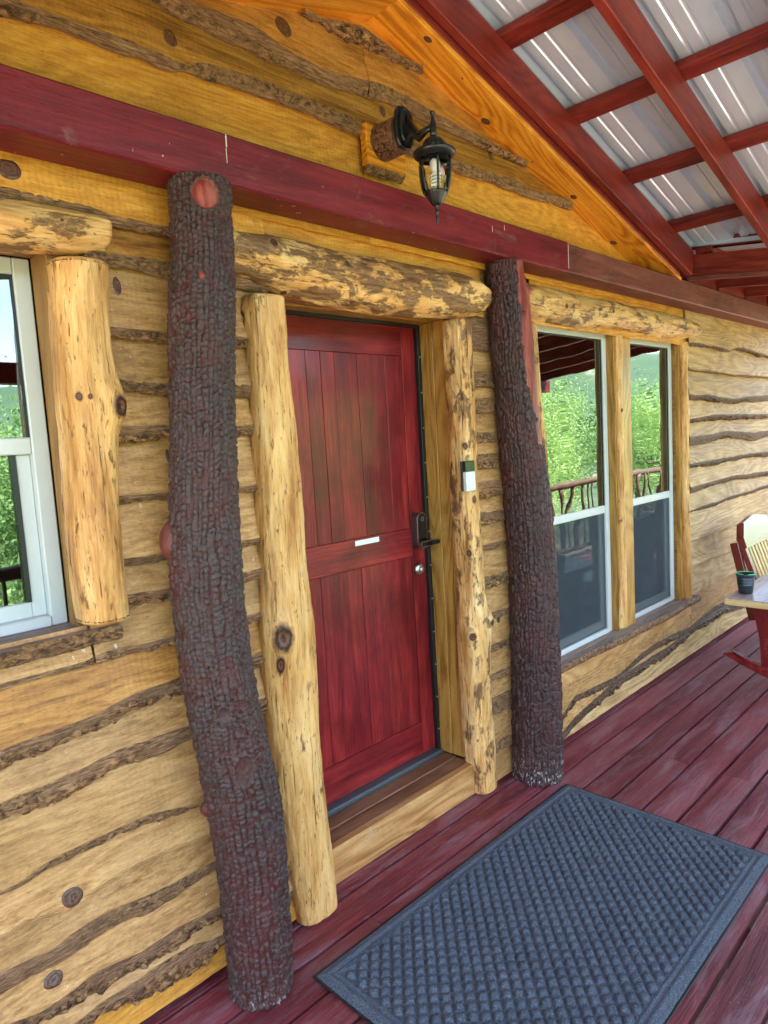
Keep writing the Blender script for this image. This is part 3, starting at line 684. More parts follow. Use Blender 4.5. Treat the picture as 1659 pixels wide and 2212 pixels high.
def shed_panel(x0, x1):
    n = 9; ys = np.linspace(.1, YEND, n); pr = rib_profile(-x1, -x0); V = []
    for yv in ys: V += [[-p, yv, jz(yv)+.04+h] for p, h in pr]
    link('roof_panel', mesh('roof_panel', V, gridf(len(pr), n), False), M['roof_metal'], roof)
x = 4.30
for k in range(3): shed_panel(x, x+.9144); x += .9144
for x in (-.8, -1.4): lumber('joist', (x, .04, jz(.04)-.065), (x, YEND, jz(YEND)-.065), .04, .13, M['red_rafter'], roof)
V = [[xx, yv, jz(yv)+.04] for xx in (-1.7, -.7) for yv in (.1, YEND)]; link('roof_panel', mesh('roof_panel', V, [[0, 1, 3, 2]], False), M['roof_metal'], roof)
box('roof_panel', 4.37, 11.1, .102, 5.2, 2.70, 2.72, M['roof_metal'], roof, 0); box('roof_panel', -1.7, -.73, .102, 5.2, 2.70, 2.72, M['roof_metal'], roof, 0)
# soffit boards under the gable overhang
SY = -.165
for sgn in (1, -1):
    L = 2.37 if sgn > 0 else 2.45
    p0 = (RX+sgn*.001, (SY+.008)/2, RZ+.011); p1 = (RX+sgn*L, (SY+.008)/2, RZ-PITCH*L+.011)
    sb = lumber('soffit_board', p0, p1, abs(SY)-.0+.008, .020, M['soffit'], roof, bev=.002)
    lumber('gap_filler', (RX, -.150, RZ+.022+.075), (RX+sgn*L, -.150, RZ-PITCH*L+.022+.075), .03, .14, M['red_rafter'], roof)  # added filler strip, keeps the gap above the soffit dark
def soffit_knot(p, r):
    rr = ray(p); c = CAM; t = (RZ-PITCH*(c[0]-RX)-c[2])/(rr[2]+PITCH*rr[0]); q = c+t*rr
    n = 20; th = np.arange(n)/n*2*np.pi; V = [[q[0], q[1], q[2]-.001]]; R = [0.]
    for f in (.4, .75, 1.): 
        xx = q[0]+r*1.5*f*np.cos(th); V += np.stack([xx, q[1]+r*f*np.sin(th), RZ-PITCH*(xx-RX)-.0012+.002*(f > .9)], -1).tolist(); R += [f]*n
    F = [[0, 1+i, 1+(i+1) % n] for i in range(n)]
    for k in range(2): F += [[1+k*n+i, 1+(k+1)*n+i, 1+(k+1)*n+(i+1) % n, 1+k*n+(i+1) % n] for i in range(n)]
    link('knot', mesh('knot', V, F, True, {'rad': R}), M['knot_dark'], roof)
for p, r in (((924,86),.012), ((1049,263),.016), ((1239,426),.014), ((1325,525),.017), ((999,170),.004), ((1150,350),.004)): soffit_knot(p, r)

# ---- the big beam, two timbers butted end to end
BY0, BY1, BB, BT = -.165, -.036, 2.316, 2.452
xs = hx((1229, 560), BY0)[0]
bm_ = tag(box('porch_beam', -1.6, xs-.002, BY0, BY1, BB, BT, M['red_beam'], None, .006), 'long dark red squared beam above the door resting on the bark posts', 'beam')
tag(box('porch_beam', xs+.002, 7.15, BY0+.006, BY1, BB+.004, BT-.004, M['red_weathered'], None, .006), 'faded greyish red beam continuing right above the double window', 'beam')
M['drip'] = simple('dried_white_drip', (.62, .56, .54), .6)
for p0, p1, w in (((487,290),(489,318),.004), ((488,320),(488,352),.0022), ((1063,488),(1064,501),.003), ((1089,486),(1090,498),.0025), ((1227,527),(1228,580),.003)):
    q0, q1 = hx(p0, BY0), hx(p1, BY0); o_ = box('paint_drip', q0[0]-w/2, q0[0]+w/2, BY0-.0012, BY0-.0002, q1[2], q0[2], M['drip'], None, .0004); M4 = o_.matrix_world.copy(); o_.parent = bm_; o_.matrix_parent_inverse = bm_.matrix_basis.inverted()

# ================================================================== POSTS WITH BARK
def sil_axis(sil, yf):
    """silhouette rows (py, left, right) -> axis x(z), radius(z) on the plane y=yf(py)"""
    out = []
    for py, xl, xr in sil:
        y = yf(py); a, b = hx((xl, py), y), hx((xr, py), y); r = ray(((xl+xr)/2, py)); k = abs(r[0]/r[1])
        out.append(((a[2]+b[2])/2, (a[0]+b[0])/2, y, abs(b[0]-a[0])/2/math.sqrt(1+k*k)))
    return np.array(sorted(out))
def smooth_interp(z, zp, vp, w=.03): return sum(np.interp(z+d*w, zp, vp) for d in (-2, -1, 0, 1, 2))/5
def post(name, label, sil, yf, z1, kind, mat, nth, nz, bumps=(), peel=None, lift=.0):
    A = sil_axis(sil, yf); z = np.linspace(0.002, z1, nz)
    ax, ay, ar = [smooth_interp(z, A[:, 0], A[:, i]) for i in (1, 2, 3)]
    th = np.arange(nth)/nth*2*np.pi; TH, Z = np.meshgrid(th, z)
    c, s = np.cos(TH), np.sin(TH)
    R0 = ar[:, None]*(1+.035*fbm(c*1.2, s*1.2, Z*1.6, s=31, o=3))
    if kind == 'block':
        ncol = 36; u = TH/(2*np.pi)*ncol + 1.0*fbm(c*2.2, s*2.2, Z*4, s=41, o=3) + 0.36*fbm(c*6, s*6, Z*14, s=47, o=2) + .17*fbm(c*11, s*11, Z*46, s=43, o=2)
        colf = np.floor(u); col = np.mod(colf, ncol); fu = u-colf
        hc = _h(col, col*0, col*0, 5)
        v = Z/(.0135+.007*_h(col, col*0, col*0, 8)) + hc*7 + .8*fbm(c*3, s*3, Z*12, s=42, o=3)+ .2*fbm(c*10, s*10, Z*60, s=44, o=2); rowf = np.floor(v); fv = v-rowf
        hr = _h(col, rowf, col*0, 9); mer = hr > .8                      # some plates are merged or sunken
        du = np.minimum(fu, 1-fu); dv = np.minimum(fv, 1-fv)
        d = np.minimum(du*1.0, dv+np.where(mer, .2, .05*hr))
        h = sstep(.0, .17, du)*(.22+.78*sstep(.0, .15, dv+np.where(mer, .2, .03*hr)))
        h = h*(.3+.9*_h(col, rowf, col*0, 13)**.8) + .10*np.sin(d*34)*sstep(.1, .2, d)
        h = h + .22*fbm(c*26, s*26, Z*120, s=45, o=3) + .25*fbm(c*4, s*4, Z*11, s=46, o=2)
        amp = .0092
    else:
        ncol = 40; u = TH/(2*np.pi)*ncol + 1.7*fbm(c*2.4, s*2.4, Z*3.4, s=51, o=4) + .55*fbm(c*9, s*9, Z*26, s=52, o=3)
        colf = np.floor(u); col = np.mod(colf, ncol); fu = u-colf
        v = Z/(.026+.03*_h(col, col*0, col*0, 8)) + _h(col, col*0, col*0, 6)*9 + .8*fbm(c*4, s*4, Z*13, s=53, o=3); rowf = np.floor(v); fv = v-rowf
        d = np.minimum(np.minimum(fu, 1-fu), np.minimum(fv, 1-fv)*1.3+.10*_h(col, rowf, col*0, 3))
        h = sstep(.0, .24, d)*(.45+.7*_h(col, rowf, col*0, 15)) + .16*fbm(c*24, s*24, Z*70, s=54, o=3) + .10*fbm(c*60, s*60, Z*30, s=55, o=2)
        amp = .0105
    pl = np.zeros_like(R0)
    P = lambda R: np.stack([ax[:, None]+R*c, ay[:, None]+R*s, Z], -1)
    base = P(R0)
    if peel is not None:
        # debarked strip, traced in the photo as (py, left, right)
        rel = base-CAM; q = rel @ RW.T; pu, pv = q[..., 0]/q[..., 2]*FPX+CX, q[..., 1]/q[..., 2]*FPX+CY
        pp = np.array(sorted(peel)); lo, hi = np.interp(pv, pp[:, 0], pp[:, 1]), np.interp(pv, pp[:, 0], pp[:, 2])
        front = (c*(CAM[0]-ax[:, None])+s*(CAM[1]-ay[:, None])) > -.35*np.hypot(CAM[0]-ax, CAM[1]-ay)[:, None]
        jag = 7*fbm(Z*26, c*3, s=61, o=3)
        pl = sstep(0, 3, pu-lo-jag)*sstep(0, 3, hi-pu)*front*((pv > pp[0, 0]) & (pv < pp[-1, 0]))
    knob = np.zeros_like(R0)
    bl = []
    for (pp, rad, ht, red, asp) in bumps:
        r_ = ray(pp); w = base-CAM; t = (w @ r_); dist = np.linalg.norm(w-t[..., None]*r_, axis=-1)+.02*np.maximum(0, t-t.min()-.0)*0
        front = (c*(CAM[0]-ax[:, None])+s*(CAM[1]-ay[:, None])) > -.25*np.hypot(CAM[0]-ax, CAM[1]-ay)[:, None]
        i = np.unravel_index(np.argmin(np.where(front, dist, 9)), dist.shape); ctr = base[i]
        e = np.sqrt((base[..., 0]-ctr[0])**2+(base[..., 1]-ctr[1])**2+((base[..., 2]-ctr[2])/asp)**2)/rad
        g = np.clip(1-e*e, 0, 1)**.8; knob = knob + ht*g
        m_ = sstep(1.08, .9, e); pl = np.maximum(pl, m_*red); h = h*(1-m_)+m_*(.55+.25*fbm(base[..., 0]*160, base[..., 1]*160, base[..., 2]*70, s=88))
        ring = np.exp(-((e-1.08)/.13)**2); h = h + .5*ring*(1-m_)
        if ht < 0: h = h - 0
    h = h*(1-pl)+pl*.05*fbm(c*8, s*8, Z*4, s=62)
    foot = sstep(.16 if kind != 'block' else .07, .0, Z)*(1. if kind != 'block' else .6)
    v = P(R0-amp*.85+amp*h+knob).reshape(-1, 3)
    f = gridf(nth, nz, True).tolist()
    f.append(list(range(nth))[::-1]); f.append([(nz-1)*nth+i for i in range(nth)])
    me = mesh(name, v, f, True, {'bark': np.clip(h, 0, 1).ravel(), 'peel': np.clip(pl, 0, 1).ravel(), 'foot': foot.ravel()})
    return tag(link(name, me, mat), label, 'post', 'tree trunk posts carrying the beam')
sil1 = [(395,362,497),(470,364,500),(553,368,506),(663,359,509),(753,359,507),(853,362,505),(953,364,510),(1106,363,513),(1206,360,519),(1256,361,522),(1356,375,530),(1456,385,545),(1556,407,565),(1659,429,590),(1759,449,610),(1859,467,620),(1959,477,625),(2059,487,631),(2136,495,631)]
post('tree_trunk_post', 'dark trunk post with blocky alligator bark left of the door', sil1, lambda py: np.interp(py, [395, 2136], [-.130, -.160]), BB+.001, 'block', M['post_blocky'], 210, 900,
     bumps=[((445,416),.035,.012,1.,1.1), ((352,1165),.046,.030,.30,1.25), ((530,1668),.026,-.004,.0,1.7), ((484,1548),.018,-.006,.0,1.3), ((437,595),.008,.012,.9,1.4), ((438,1750),.022,.022,.25,1.2)])
sil2 = [(575,1046,1131),(640,1047,1146),(700,1052,1152),(800,1060,1160),(900,1070,1166),(960,1075,1172),(1000,1079,1178),(1060,1084,1186),(1106,1086,1190),(1206,1095,1200),(1306,1098,1204),(1406,1100,1208),(1506,1101,1212),(1606,1102,1214),(1670,1104,1214)]
post('tree_trunk_post', 'dark trunk post with furrowed bark and a bare red streak, right of the door', sil2, lambda py: np.interp(py, [575, 1670], [-.092, -.102]), BB+.001, 'furrow', M['post_furrow'], 210, 760,
     bumps=[((1059,632),.017,.006,.8,1.3), ((1145,628),.016,.014,.9,1.2), ((1136,676),.010,.008,.2,1.2)],
     peel=[(560,1116,1200),(640,1120,1200),(740,1128,1200),(800,1136,1200),(860,1146,1200),(885,1156,1200),(925,1162,1200),(958,1168,1195),(962,1172,1180)])

# ================================================================== PEELED LOGS
def peel_log(name, label, cat, sil, yc, ry, mat, axis='Z', ends=None, knots=(), yback=None, nth=72, nl=220, amp=.006, seed=0, group=None, flatx=None, sq=1.):
    rows = []
    for a, p0, p1 in sil:
        if axis == 'Z':
            A, B = hx((p0, a), yc), hx((p1, a), yc); r = ray(((p0+p1)/2, a)); k = r[0]/r[1]; E = abs(B[0]-A[0])/2
            rows.append(((A[2]+B[2])/2, (A[0]+B[0])/2, math.sqrt(max(E*E-(ry*k)**2, (.55*E)**2))))
        else:
            A, B = hx((a, p0), yc), hx((a, p1), yc); r = ray((a, (p0+p1)/2)); k = r[2]/r[1]; E = abs(A[2]-B[2])/2
            rows.append(((A[0]+B[0])/2, (A[2]+B[2])/2, math.sqrt(max(E*E-(ry*k)**2, (.6*E)**2))))
    rows = np.array(sorted(rows)); l0, l1 = ends if ends else (rows[0, 0], rows[-1, 0])
    # rounded cut ends: a few extra rings
    core = np.linspace(l0, l1, nl); L = np.concatenate([[l0, l0], core[1:-1], [l1, l1]]); shr = np.ones(nl+2); shr[0] = .90; shr[-1] = .90
    L[1] = l0+.006; L[-2] = l1-.006; L[2] = max(L[2], l0+.012); L[-3] = min(L[-3], l1-.012)
    cc = smooth_interp(L, rows[:, 0], rows[:, 1], .02); rr = smooth_interp(L, rows[:, 0], rows[:, 2], .02)
    th = np.arange(nth)/nth*2*np.pi; TH, LL = np.meshgrid(th, L); c, s = np.cos(TH), np.sin(TH)
    k = 1+.05*fbm(c*1.1, s*1.1, LL*3+seed*5, s=seed+71, o=3)
    d = amp*fbm(c*2, s*2, LL*5, s=seed+72, o=4)+.0022*fbm(c*9, s*9, LL*18, s=seed+73, o=3)
    a = (rr[:, None]*k+d)*c*shr[:, None]; b = (np.minimum(ry, 9)*k+d)*np.sign(s)*np.abs(s)**sq*shr[:, None]
    yy = yc+b
    if yback is not None: yy = np.minimum(yy, yback)
    uu = cc[:, None]+a
    if flatx is not None: uu = np.clip(uu, flatx[0], flatx[1])
    V = np.stack([uu, yy, LL], -1) if axis == 'Z' else np.stack([LL, yy, uu], -1)
    kn = np.zeros(TH.shape)
    N = np.stack([c, s, 0*c], -1) if axis == 'Z' else np.stack([0*c, s, c], -1)
    for (pp, rad, ht, asp) in knots:
        r_ = ray(pp); w = V-CAM; t = w @ r_; dist = np.linalg.norm(w-t[..., None]*r_, axis=-1)+.15*(s > .2)
        i = np.unravel_index(np.argmin(dist), dist.shape); ct = V[i].copy(); df = V-ct; ai = 2 if axis == 'Z' else 0
        df[..., ai] /= asp; e = np.linalg.norm(df, axis=-1)/rad
        g = np.exp(-(e/1.5)**2); V = V+N*(ht*g-ht*.9*np.exp(-(e/.35)**2)+.25*ht*fbm(df[..., 0]*120, df[..., 1]*120, df[..., 2]*120, s=9)*np.exp(-e*e))[..., None]; kn = np.maximum(kn, np.clip(1.1-e*.75, 0, 1))
    f = gridf(nth, len(L), True).tolist(); f.append(list(range(nth))[::-1]); f.append([(len(L)-1)*nth+i for i in range(nth)])
    me = mesh(name, V.reshape(-1, 3), f, True, {'knot': kn.ravel()})
    return tag(link(name, me, mat), label, cat, group)

peel_log('door_casing_log', 'thick peeled yellow log with a big dark knot, left casing of the red door', 'log', [(632,518,611),(700,522,616),(800,528,622),(900,534,632),(1000,540,640),(1100,545,650),(1200,549,658),(1300,555,666),(1360,554,674),(1420,555,676),(1500,563,682),(1600,575,686),(1700,588,694),(1800,604,707),(1900,622,719),(1975,636,725)], -.030, .062, M['peel_clean'],
         ends=(.003, 2.062), knots=[((612,1378),.034,.016,1.5), ((605,1435),.016,.004,2.2), ((524,690),.018,.012,1.6)], yback=-.028, seed=1, sq=.6, nl=320, nth=96)
peel_log('door_casing_log', 'slimmer patchy peeled log holding the doorbell, right casing of the red door', 'log', [(690,957,1012),(800,962,1019),(900,968,1024),(970,970,1029),(1030,972,1028),(1200,982,1038),(1300,988,1046),(1345,989,1064),(1400,992,1054),(1500,996,1058),(1600,1002,1064),(1660,1008,1070)], .028, .062, M['peel_mid'],
         ends=(.003, 2.085), knots=[((1005,965),.013,.006,1.4), ((1024,1078),.013,.007,1.5), ((1013,1195),.013,.004,1.3), ((1022,1376),.017,.009,1.2), ((1060,1345),.014,.012,1.2)], yback=.095, seed=2, sq=.6, nl=320, nth=96)
peel_log('door_header_log', 'fat peeled header log blotched with brown bark above the red door', 'log', [(470,490,602),(508,497,610),(600,512,640),(700,535,664),(800,553,680),(900,572,688),(980,590,690),(1020,602,688),(1034,628,676)], -.02, .088, M['peel_patchy'],
         'X', ends=(1.10, 2.385), knots=[((590,528),.016,.014,1.), ((573,512),.010,.010,1.), ((747,573),.013,.008,1.), ((612,630),.012,.006,1.)], yback=.06, seed=3, nl=240, nth=90, amp=.009)
peel_log('window_header_log', 'rough peeled header log with wavy underside above the double window', 'log', [(1125,610,694),(1150,615,698),(1200,628,708),(1240,640,716),(1290,645,714),(1330,655,718),(1380,664,726),(1430,674,733),(1470,686,736),(1500,702,732)], -.01, .075, M['peel_soft'],
         'X', ends=(2.66, 4.74), knots=[((1222,660),.014,.006,1.2), ((1325,672),.010,.006,1.)], yback=.05, seed=4, nl=260, amp=.011)
peel_log('window_header_log', 'round end of a peeled header log over the left window', 'log', [(0,430,545),(60,436,548),(120,446,551),(180,458,554),(232,472,552)], -.03, .075, M['peel_soft'],
         'X', ends=(-.46, .792), knots=[((132,475),.006,.002,1.)], yback=.06, seed=5, nl=160)
peel_log('window_casing_log', 'broad peeled log with a swollen side knot beside the left window', 'log', [(556,92,228),(600,98,232),(700,104,232),(780,110,236),(830,113,246),(870,116,262),(905,120,250),(950,123,246),(1050,131,250),(1150,138,257),(1250,150,266),(1330,164,275)], -.01, .085, M['peel_clean'],
         ends=(1.172, 2.09), knots=[((252,880),.024,.020,1.4), ((170,858),.010,.003,1.3), ((194,856),.007,.002,1.3)], yback=.012, seed=6, sq=.6, nl=220, nth=90, flatx=(.632, 2))
peel_log('window_casing_log', 'thin peeled pole on the mullion between the two right windows', 'log', [(718,1324,1345),(760,1326,1344),(850,1327,1343),(900,1329,1347),(1000,1330,1346),(1100,1333,1350),(1170,1334,1352),(1250,1336,1354),(1354,1335,1356)], -.016, .020, M['peel_clean'],
         ends=(.44, 2.11), knots=[((1342,885),.008,.006,1.4)], yback=.0, seed=7, amp=.004, nth=40)
peel_log('window_casing_log', 'knotty peeled pole at the right edge of the right window', 'log', [(742,1467,1483),(850,1467,1483),(875,1469,1487),(950,1469,1485),(1060,1472,1486),(1180,1474,1490),(1288,1476,1494)], -.02, .03, M['peel_clean'],
         ends=(.41, 2.12), knots=[((1482,868),.010,.010,1.4)], yback=.012, seed=8, amp=.004, nth=40)
peel_log('window_casing_log', 'peeled pole at the left edge of the double window behind the bark post', 'log', [(705,1138,1156),(850,1146,1166),(1000,1160,1180),(1150,1165,1190),(1400,1170,1205)], -.02, .03, M['peel_mid'],
         ends=(.41, 2.10), yback=.012, seed=9, amp=.004, nth=40)

# ================================================================== DOOR
DY = .245
door = thing('front_door', 'dark red stained plank door with keyless lock', 'door', (1.85, DY, .16))
dX = lambda p: hx(p, DY)[0]
dZ = lambda p: hx(p, DY)[2]
DL, DR, DB, DT = 1.385, 2.288, .158, 2.092
st = dX((899, 1356)); mr1, mr0 = dZ((740, 1170)), dZ((740, 1236)); tr = dZ((760, 762)); br = .158+.15
box('door_slab', DL, DR, DY+.010, DY+.045, DB, DT, M['door_red'], door, 0, 'Z')
box('stile', st, DR, DY-.0015, DY+.0095, DB, DT, M['door_red'], door, .001, 'Z'); box('stile', DL, DL+.11, DY-.0015, DY+.0095, DB, DT, M['door_red'], door, .001, 'Z')
for nm, a, b in (('rail', tr, DT), ('rail', mr0, mr1), ('rail', DB, br)): box(nm, DL+.111, st-.001, DY-.0012, DY+.0095, a, b, M['door_red'], door, .001)
ju = sorted([dX(p) for p in ((668, 900), (700, 900), (729, 900), (778, 900), (838, 900))]); jl = sorted([dX(p) for p in ((703, 1400), (792, 1400), (838, 1400))])
for js, a, b in ((ju, mr1, tr), (jl, br, mr0)):
    e = [DL+.112]+list(js)+[st-.001]
    for k in range(len(e)-1): box('plank', e[k]+.0008, e[k+1]-.0008, DY+.0008+.001*(k % 2), DY+.0095, a+.001, b-.001, M['door_red'], door, .0015, 'Z')
# lock
lc = hx((908, 1146), DY-.03); lw, lh = .062, .165
def put(pts, cx, cz, rot=0.): return [(cx+p[0]*math.cos(rot)-p[1]*math.sin(rot), cz+p[0]*math.sin(rot)+p[1]*math.cos(rot)) for p in pts]
lock = prism('lock_body', put(stadium(lw, lh), lc[0], lc[2]), 'Y', DY-.042, DY-.004, M['lock_side'], door, bev=.002)
prism('trim_ring', put(stadium(lw-.002, lh-.002), lc[0], lc[2]), 'Y', DY-.0432, DY-.0421, M['silver_line'], lock)
prism('glass_face', put(stadium(lw-.007, lh-.007), lc[0], lc[2]), 'Y', DY-.0446, DY-.0433, M['lock_face'], lock)
hz = lc[2]-.052
lathe('lever_hub', [(.014, 0), (.014, .03)], 20, M['lock_face'], lock, (lc[0]+.008, DY-.0447, hz), 'Y')
hd = prism('lever_handle', put(stadium(.024, .125), lc[0]+.002, hz, math.pi/2), 'Y', DY-.088, DY-.072, M['lock_side'], lock, bev=.002)
prism('trim_ring', put(stadium(.0235, .1245), lc[0]+.002, hz, math.pi/2), 'Y', DY-.0892, DY-.0881, M['silver_line'], lock)
prism('glass_face', put(stadium(.019, .120), lc[0]+.002, hz, math.pi/2), 'Y', DY-.0905, DY-.0893, M['lock_face'], lock)
lathe('sensor_ring', [(.0095, 0), (.0095, .0012), (.008, .0012), (.008, 0)], 24, M['ink'], lock, (lc[0], DY-.0447, lc[2]+.052), 'Y')
dc = hx((907, 1229), DY-.012)
db = lathe('deadbolt', [(.028, 0), (.028, .004), (.022, .014), (.0205, .014), (.019, .0155), (.012, .0165), (.0, .017)], 32, M['steel'], door, (dc[0], DY-.0045, dc[2]), 'Y')
lathe('keyhole_plug', [(.008, 0), (.008, .003), (.0, .0035)], 20, M['nickel'], db, (dc[0], DY-.0045-.0168, dc[2]), 'Y')
sa, sb_ = hx((767, 1169), DY-.005), hx((819, 1169), DY-.005)
stc = box('sticker', sa[0], sb_[0], DY-.0055, DY-.0045, hx((793, 1175), DY-.005)[2], hx((793, 1164), DY-.005)[2], M['paper'], door, 0)
zc_ = hx((793, 1169.5), DY-.005)[2]; xx = sa[0]+.024
for w in (.006, .011, .030, .032, .026, .016): box('print_line', xx, xx+w, DY-.0061, DY-.0056, zc_-.003, zc_+.003, M['ink'], stc, 0); xx += w+.004
# ---- door frame
fr = thing('door_frame', 'golden pine jambs with black weatherstrip around the red door', 'door frame', (1.85, .2, 0))
box('jamb_board', 2.290, 2.33, .155, .32, .142, 2.094, M['jamb'], fr, .002, 'Z'); box('jamb_board', 2.294, 2.34, .088, .1535, .142, 2.098, M['jamb'], fr, .002, 'Z')
box('jamb_board', 1.345, 1.383, .09, .32, .142, 2.094, M['jamb'], fr, .002, 'Z')
box('head_board', 1.345, 2.33, .155, .32, 2.0945, 2.118, M['jamb'], fr, .002); box('head_board', 1.345, 2.34, .04, .1535, 2.0985, 2.122, M['jamb'], fr, .002)
box('weatherstrip', 2.270, 2.2895, .222, .243, .150, 2.094, M['gasket'], fr, .001); box('weatherstrip', 1.384, 2.27, .222, .243, 2.080, 2.094, M['gasket'], fr, .001)
for z in np.arange(.25, 2.05, .155): lathe('screw', [(.0035, 0), (.0035, .0015), (0, .002)], 8, M['steel'], fr, (2.281, .2219, z), 'Y')
# ---- step
stp = thing('door_step', 'low wooden step of brown planks with a pale pine front under the red door', 'step', (1.85, .12, 0))
zs = .142
box('riser_board', 1.36, 2.292, .018, .056, .003, zs, M['step_front'], stp, .004)
box('tread_board', 1.36, 2.289, .0575, .123, .10, zs-.003, M['step_top'], stp, .004); box('tread_board', 1.36, 2.289, .126, .20, .10, zs-.001, M['step_top'], stp, .004)
box('threshold', 1.385, 2.289, .202, .30, .10, .156, simple('threshold_grey', (.10, .125, .14), .4, .4), stp, .006)

# ================================================================== WINDOWS
def window(label, x0, x1, z0, z1, y, zm, group=None, slider=False):
    w = thing('window', label, 'window', ((x0+x1)/2, y, z0), group); fw = .042
    box('frame_jamb', x0, x0+fw, y, y+.06, z0, z1, M['vinyl'], w, .003, 'Z'); box('frame_jamb', x1-fw, x1, y, y+.06, z0, z1, M['vinyl'], w, .003, 'Z')
    box('frame_head', x0+fw+.0005, x1-fw-.0005, y+.0005, y+.06, z1-fw, z1, M['vinyl'], w, .003); sl = box('frame_sill', x0+fw+.0005, x1-fw-.0005, y-.004, y+.06, z0, z0+.028, M['vinyl'], w, .003)
    box('weep_slot', x1-fw-.07, x1-fw-.03, y-.0052, y-.0041, z0+.010, z0+.014, M['gasket'], sl, 0)
    box('meeting_rail', x0+fw+.0005, x1-fw-.0005, y+.006, y+.055, zm, zm+.044, M['vinyl'], w, .003)
    # upper pane with a slim dark spacer
    gx0, gx1 = x0+fw, x1-fw
    for a, b, c, d in ((gx0+.0005, gx0+.007, zm+.0445, z1-fw-.0005), (gx1-.007, gx1-.0005, zm+.0445, z1-fw-.0005)): box('spacer', a, b, y+.008, y+.02, c, d, M['gasket'], w, 0)
    box('spacer', gx0+.0075, gx1-.0075, y+.008, y+.02, z1-fw-.007, z1-fw-.0005, M['gasket'], w, 0)
    box('glass_pane', gx0+.0075, gx1-.0075, y+.011, y+.014, zm+.0445, z1-fw-.0075, M['glass'], w, 0)
    # lower sash set back, insect screen in front of it
    sf = .036; ys = y+.026
    box('sash_stile', gx0+.0005, gx0+sf, ys, ys+.022, z0+.0285, zm-.0005, M['vinyl'], w, .002, 'Z'); box('sash_stile', gx1-sf, gx1-.0005, ys, ys+.022, z0+.0285, zm-.0005, M['vinyl'], w, .002, 'Z')
    box('sash_rail', gx0+sf+.0005, gx1-sf-.0005, ys+.0005, ys+.022, z0+.0285, z0+.07, M['vinyl'], w, .002)
    box('glass_pane', gx0+sf+.0005, gx1-sf-.0005, ys+.008, ys+.011, z0+.0705, zm-.001, M['glass'], w, 0)
    if not slider:
        for a, b, c, d in ((gx0+.001, gx0+.010, z0+.0285, zm-.001), (gx1-.010, gx1-.001, z0+.0285, zm-.001)): box('screen_frame', a, b, y+.006, y+.014, c, d, M['vinyl_shade'], w, 0)
        box('insect_screen', gx0+.0105, gx1-.0105, y+.0085, y+.0095, z0+.0285, zm-.001, M['screen'], w, 0)
    else:
        box('spacer', gx1-sf-.012, gx1-sf-.0005, ys-.004, ys+.008, z0+.0705, zm-.001, M['gasket'], w, 0)
    return w
WY = .030
zmR = hx((1306, 1109), WY)[2]
window('white framed window half hidden by the furrowed bark post', 2.78, 3.627, .424, 2.126, WY, zmR, 'white windows right of the door')
window('white framed window at the far right, beside the pale boards', 3.850, 4.518, .424, 2.126, WY, zmR, 'white windows right of the door')
window('white framed window cut by the left photo edge', -.28, .655, 1.156, 2.118, .108, hx((30, 983), .108)[2], slider=True)
box_ = lambda *a, **k: box(*a, **k)
mull = thing('window_reveal', 'brown boards lining the double window opening', 'window frame', (3.8, 0, .42))
box('reveal_board', 3.629, 3.649, -.012, .09, .424, 2.126, M['jamb'], mull, .001, 'Z'); box('mullion_post', 3.651, 3.848, -.006, .09, .424, 2.126, M['jamb'], mull, .001, 'Z'); box('reveal_board', 4.5205, 4.60, -.012, .0115, .424, 2.126, M['jamb'], mull, .001, 'Z')
box('reveal_board', 2.75, 2.778, -.004, .09, .424, 2.126, M['jamb'], mull, .001, 'Z')
lrev = thing('window_reveal', 'dark brown board lining the right side of the left window', 'window frame', (.66, 0, 1.15))
box('reveal_board', .657, .70, -.004, .105, 1.15, 2.12, M['jamb_dark'], lrev, .001, 'Z'); box('reveal_board', -.34, .656, -.004, .105, 2.1195, 2.15, M['jamb_dark'], lrev, .001)
# sills: live-edge slabs
def sill(label, x0, x1, yb, z, fr_px, th, mat, edge=True, seed=0):
    P = np.array([hit(p, 2, z)[:2] for p in fr_px]) if not isinstance(fr_px, float) else np.array([[x0, fr_px], [x1, fr_px]]); P = P[np.argsort(P[:, 0])]
    x = np.linspace(x0, x1, int((x1-x0)/.008)); yf = np.interp(x, P[:, 0], P[:, 1])+.004*fbm(x*18, s=seed)
    s_ = thing('window_sill', label, 'sill', ((x0+x1)/2, -.03, z-th))
    n = len(x); V = np.concatenate([np.stack([x, np.full(n, yb), np.full(n, z)], -1), np.stack([x, yf+.004, np.full(n, z)+.0015*fbm(x*9, s=seed+1)], -1), np.stack([x, yf+.002, np.full(n, z-th)], -1), np.stack([x, np.full(n, yb), np.full(n, z-th)], -1)])
    link('slab', mesh('slab', V, gridf(n, 4)[:, ::-1], False), mat, s_)
    if edge:
        nv = 8; W = []; R = []
        for j in range(nv):
            f = j/(nv-1); rr = .004+.007*np.abs(fbm(x*30, f*4, s=seed+5)); W.append(np.stack([x, yf-.008*math.sin(math.pi*f)-rr+.003, z+.002-(th+.006)*f+.004*fbm(x*22, f*2., s=seed+6)], -1)); R.append(np.clip(rr/.01, 0, 1))
        link('bark_edge', mesh('bark_edge', np.concatenate(W), gridf(n, nv)[:, ::-1], True, {'rough': np.concatenate(R)}), M['bark_edge'], s_)
M['sill_grey'] = wood('sill_weathered', (.16, .12, .10), (.30, .235, .20), (.40, .32, .275), rough=.55, ring=.4, blotch=.6)
sill('weathered slab sill with bark edge under the double window', 2.76, 4.70, .088, .423, [(1212,1439),(1280,1405),(1340,1378),(1400,1347),(1450,1322),(1484,1301)], .035, M['sill_grey'], seed=5)
sill('narrow bark edged sill under the left window', -.34, .735, .16, 1.155, -.044, .034, M['sill_grey'], seed=8)

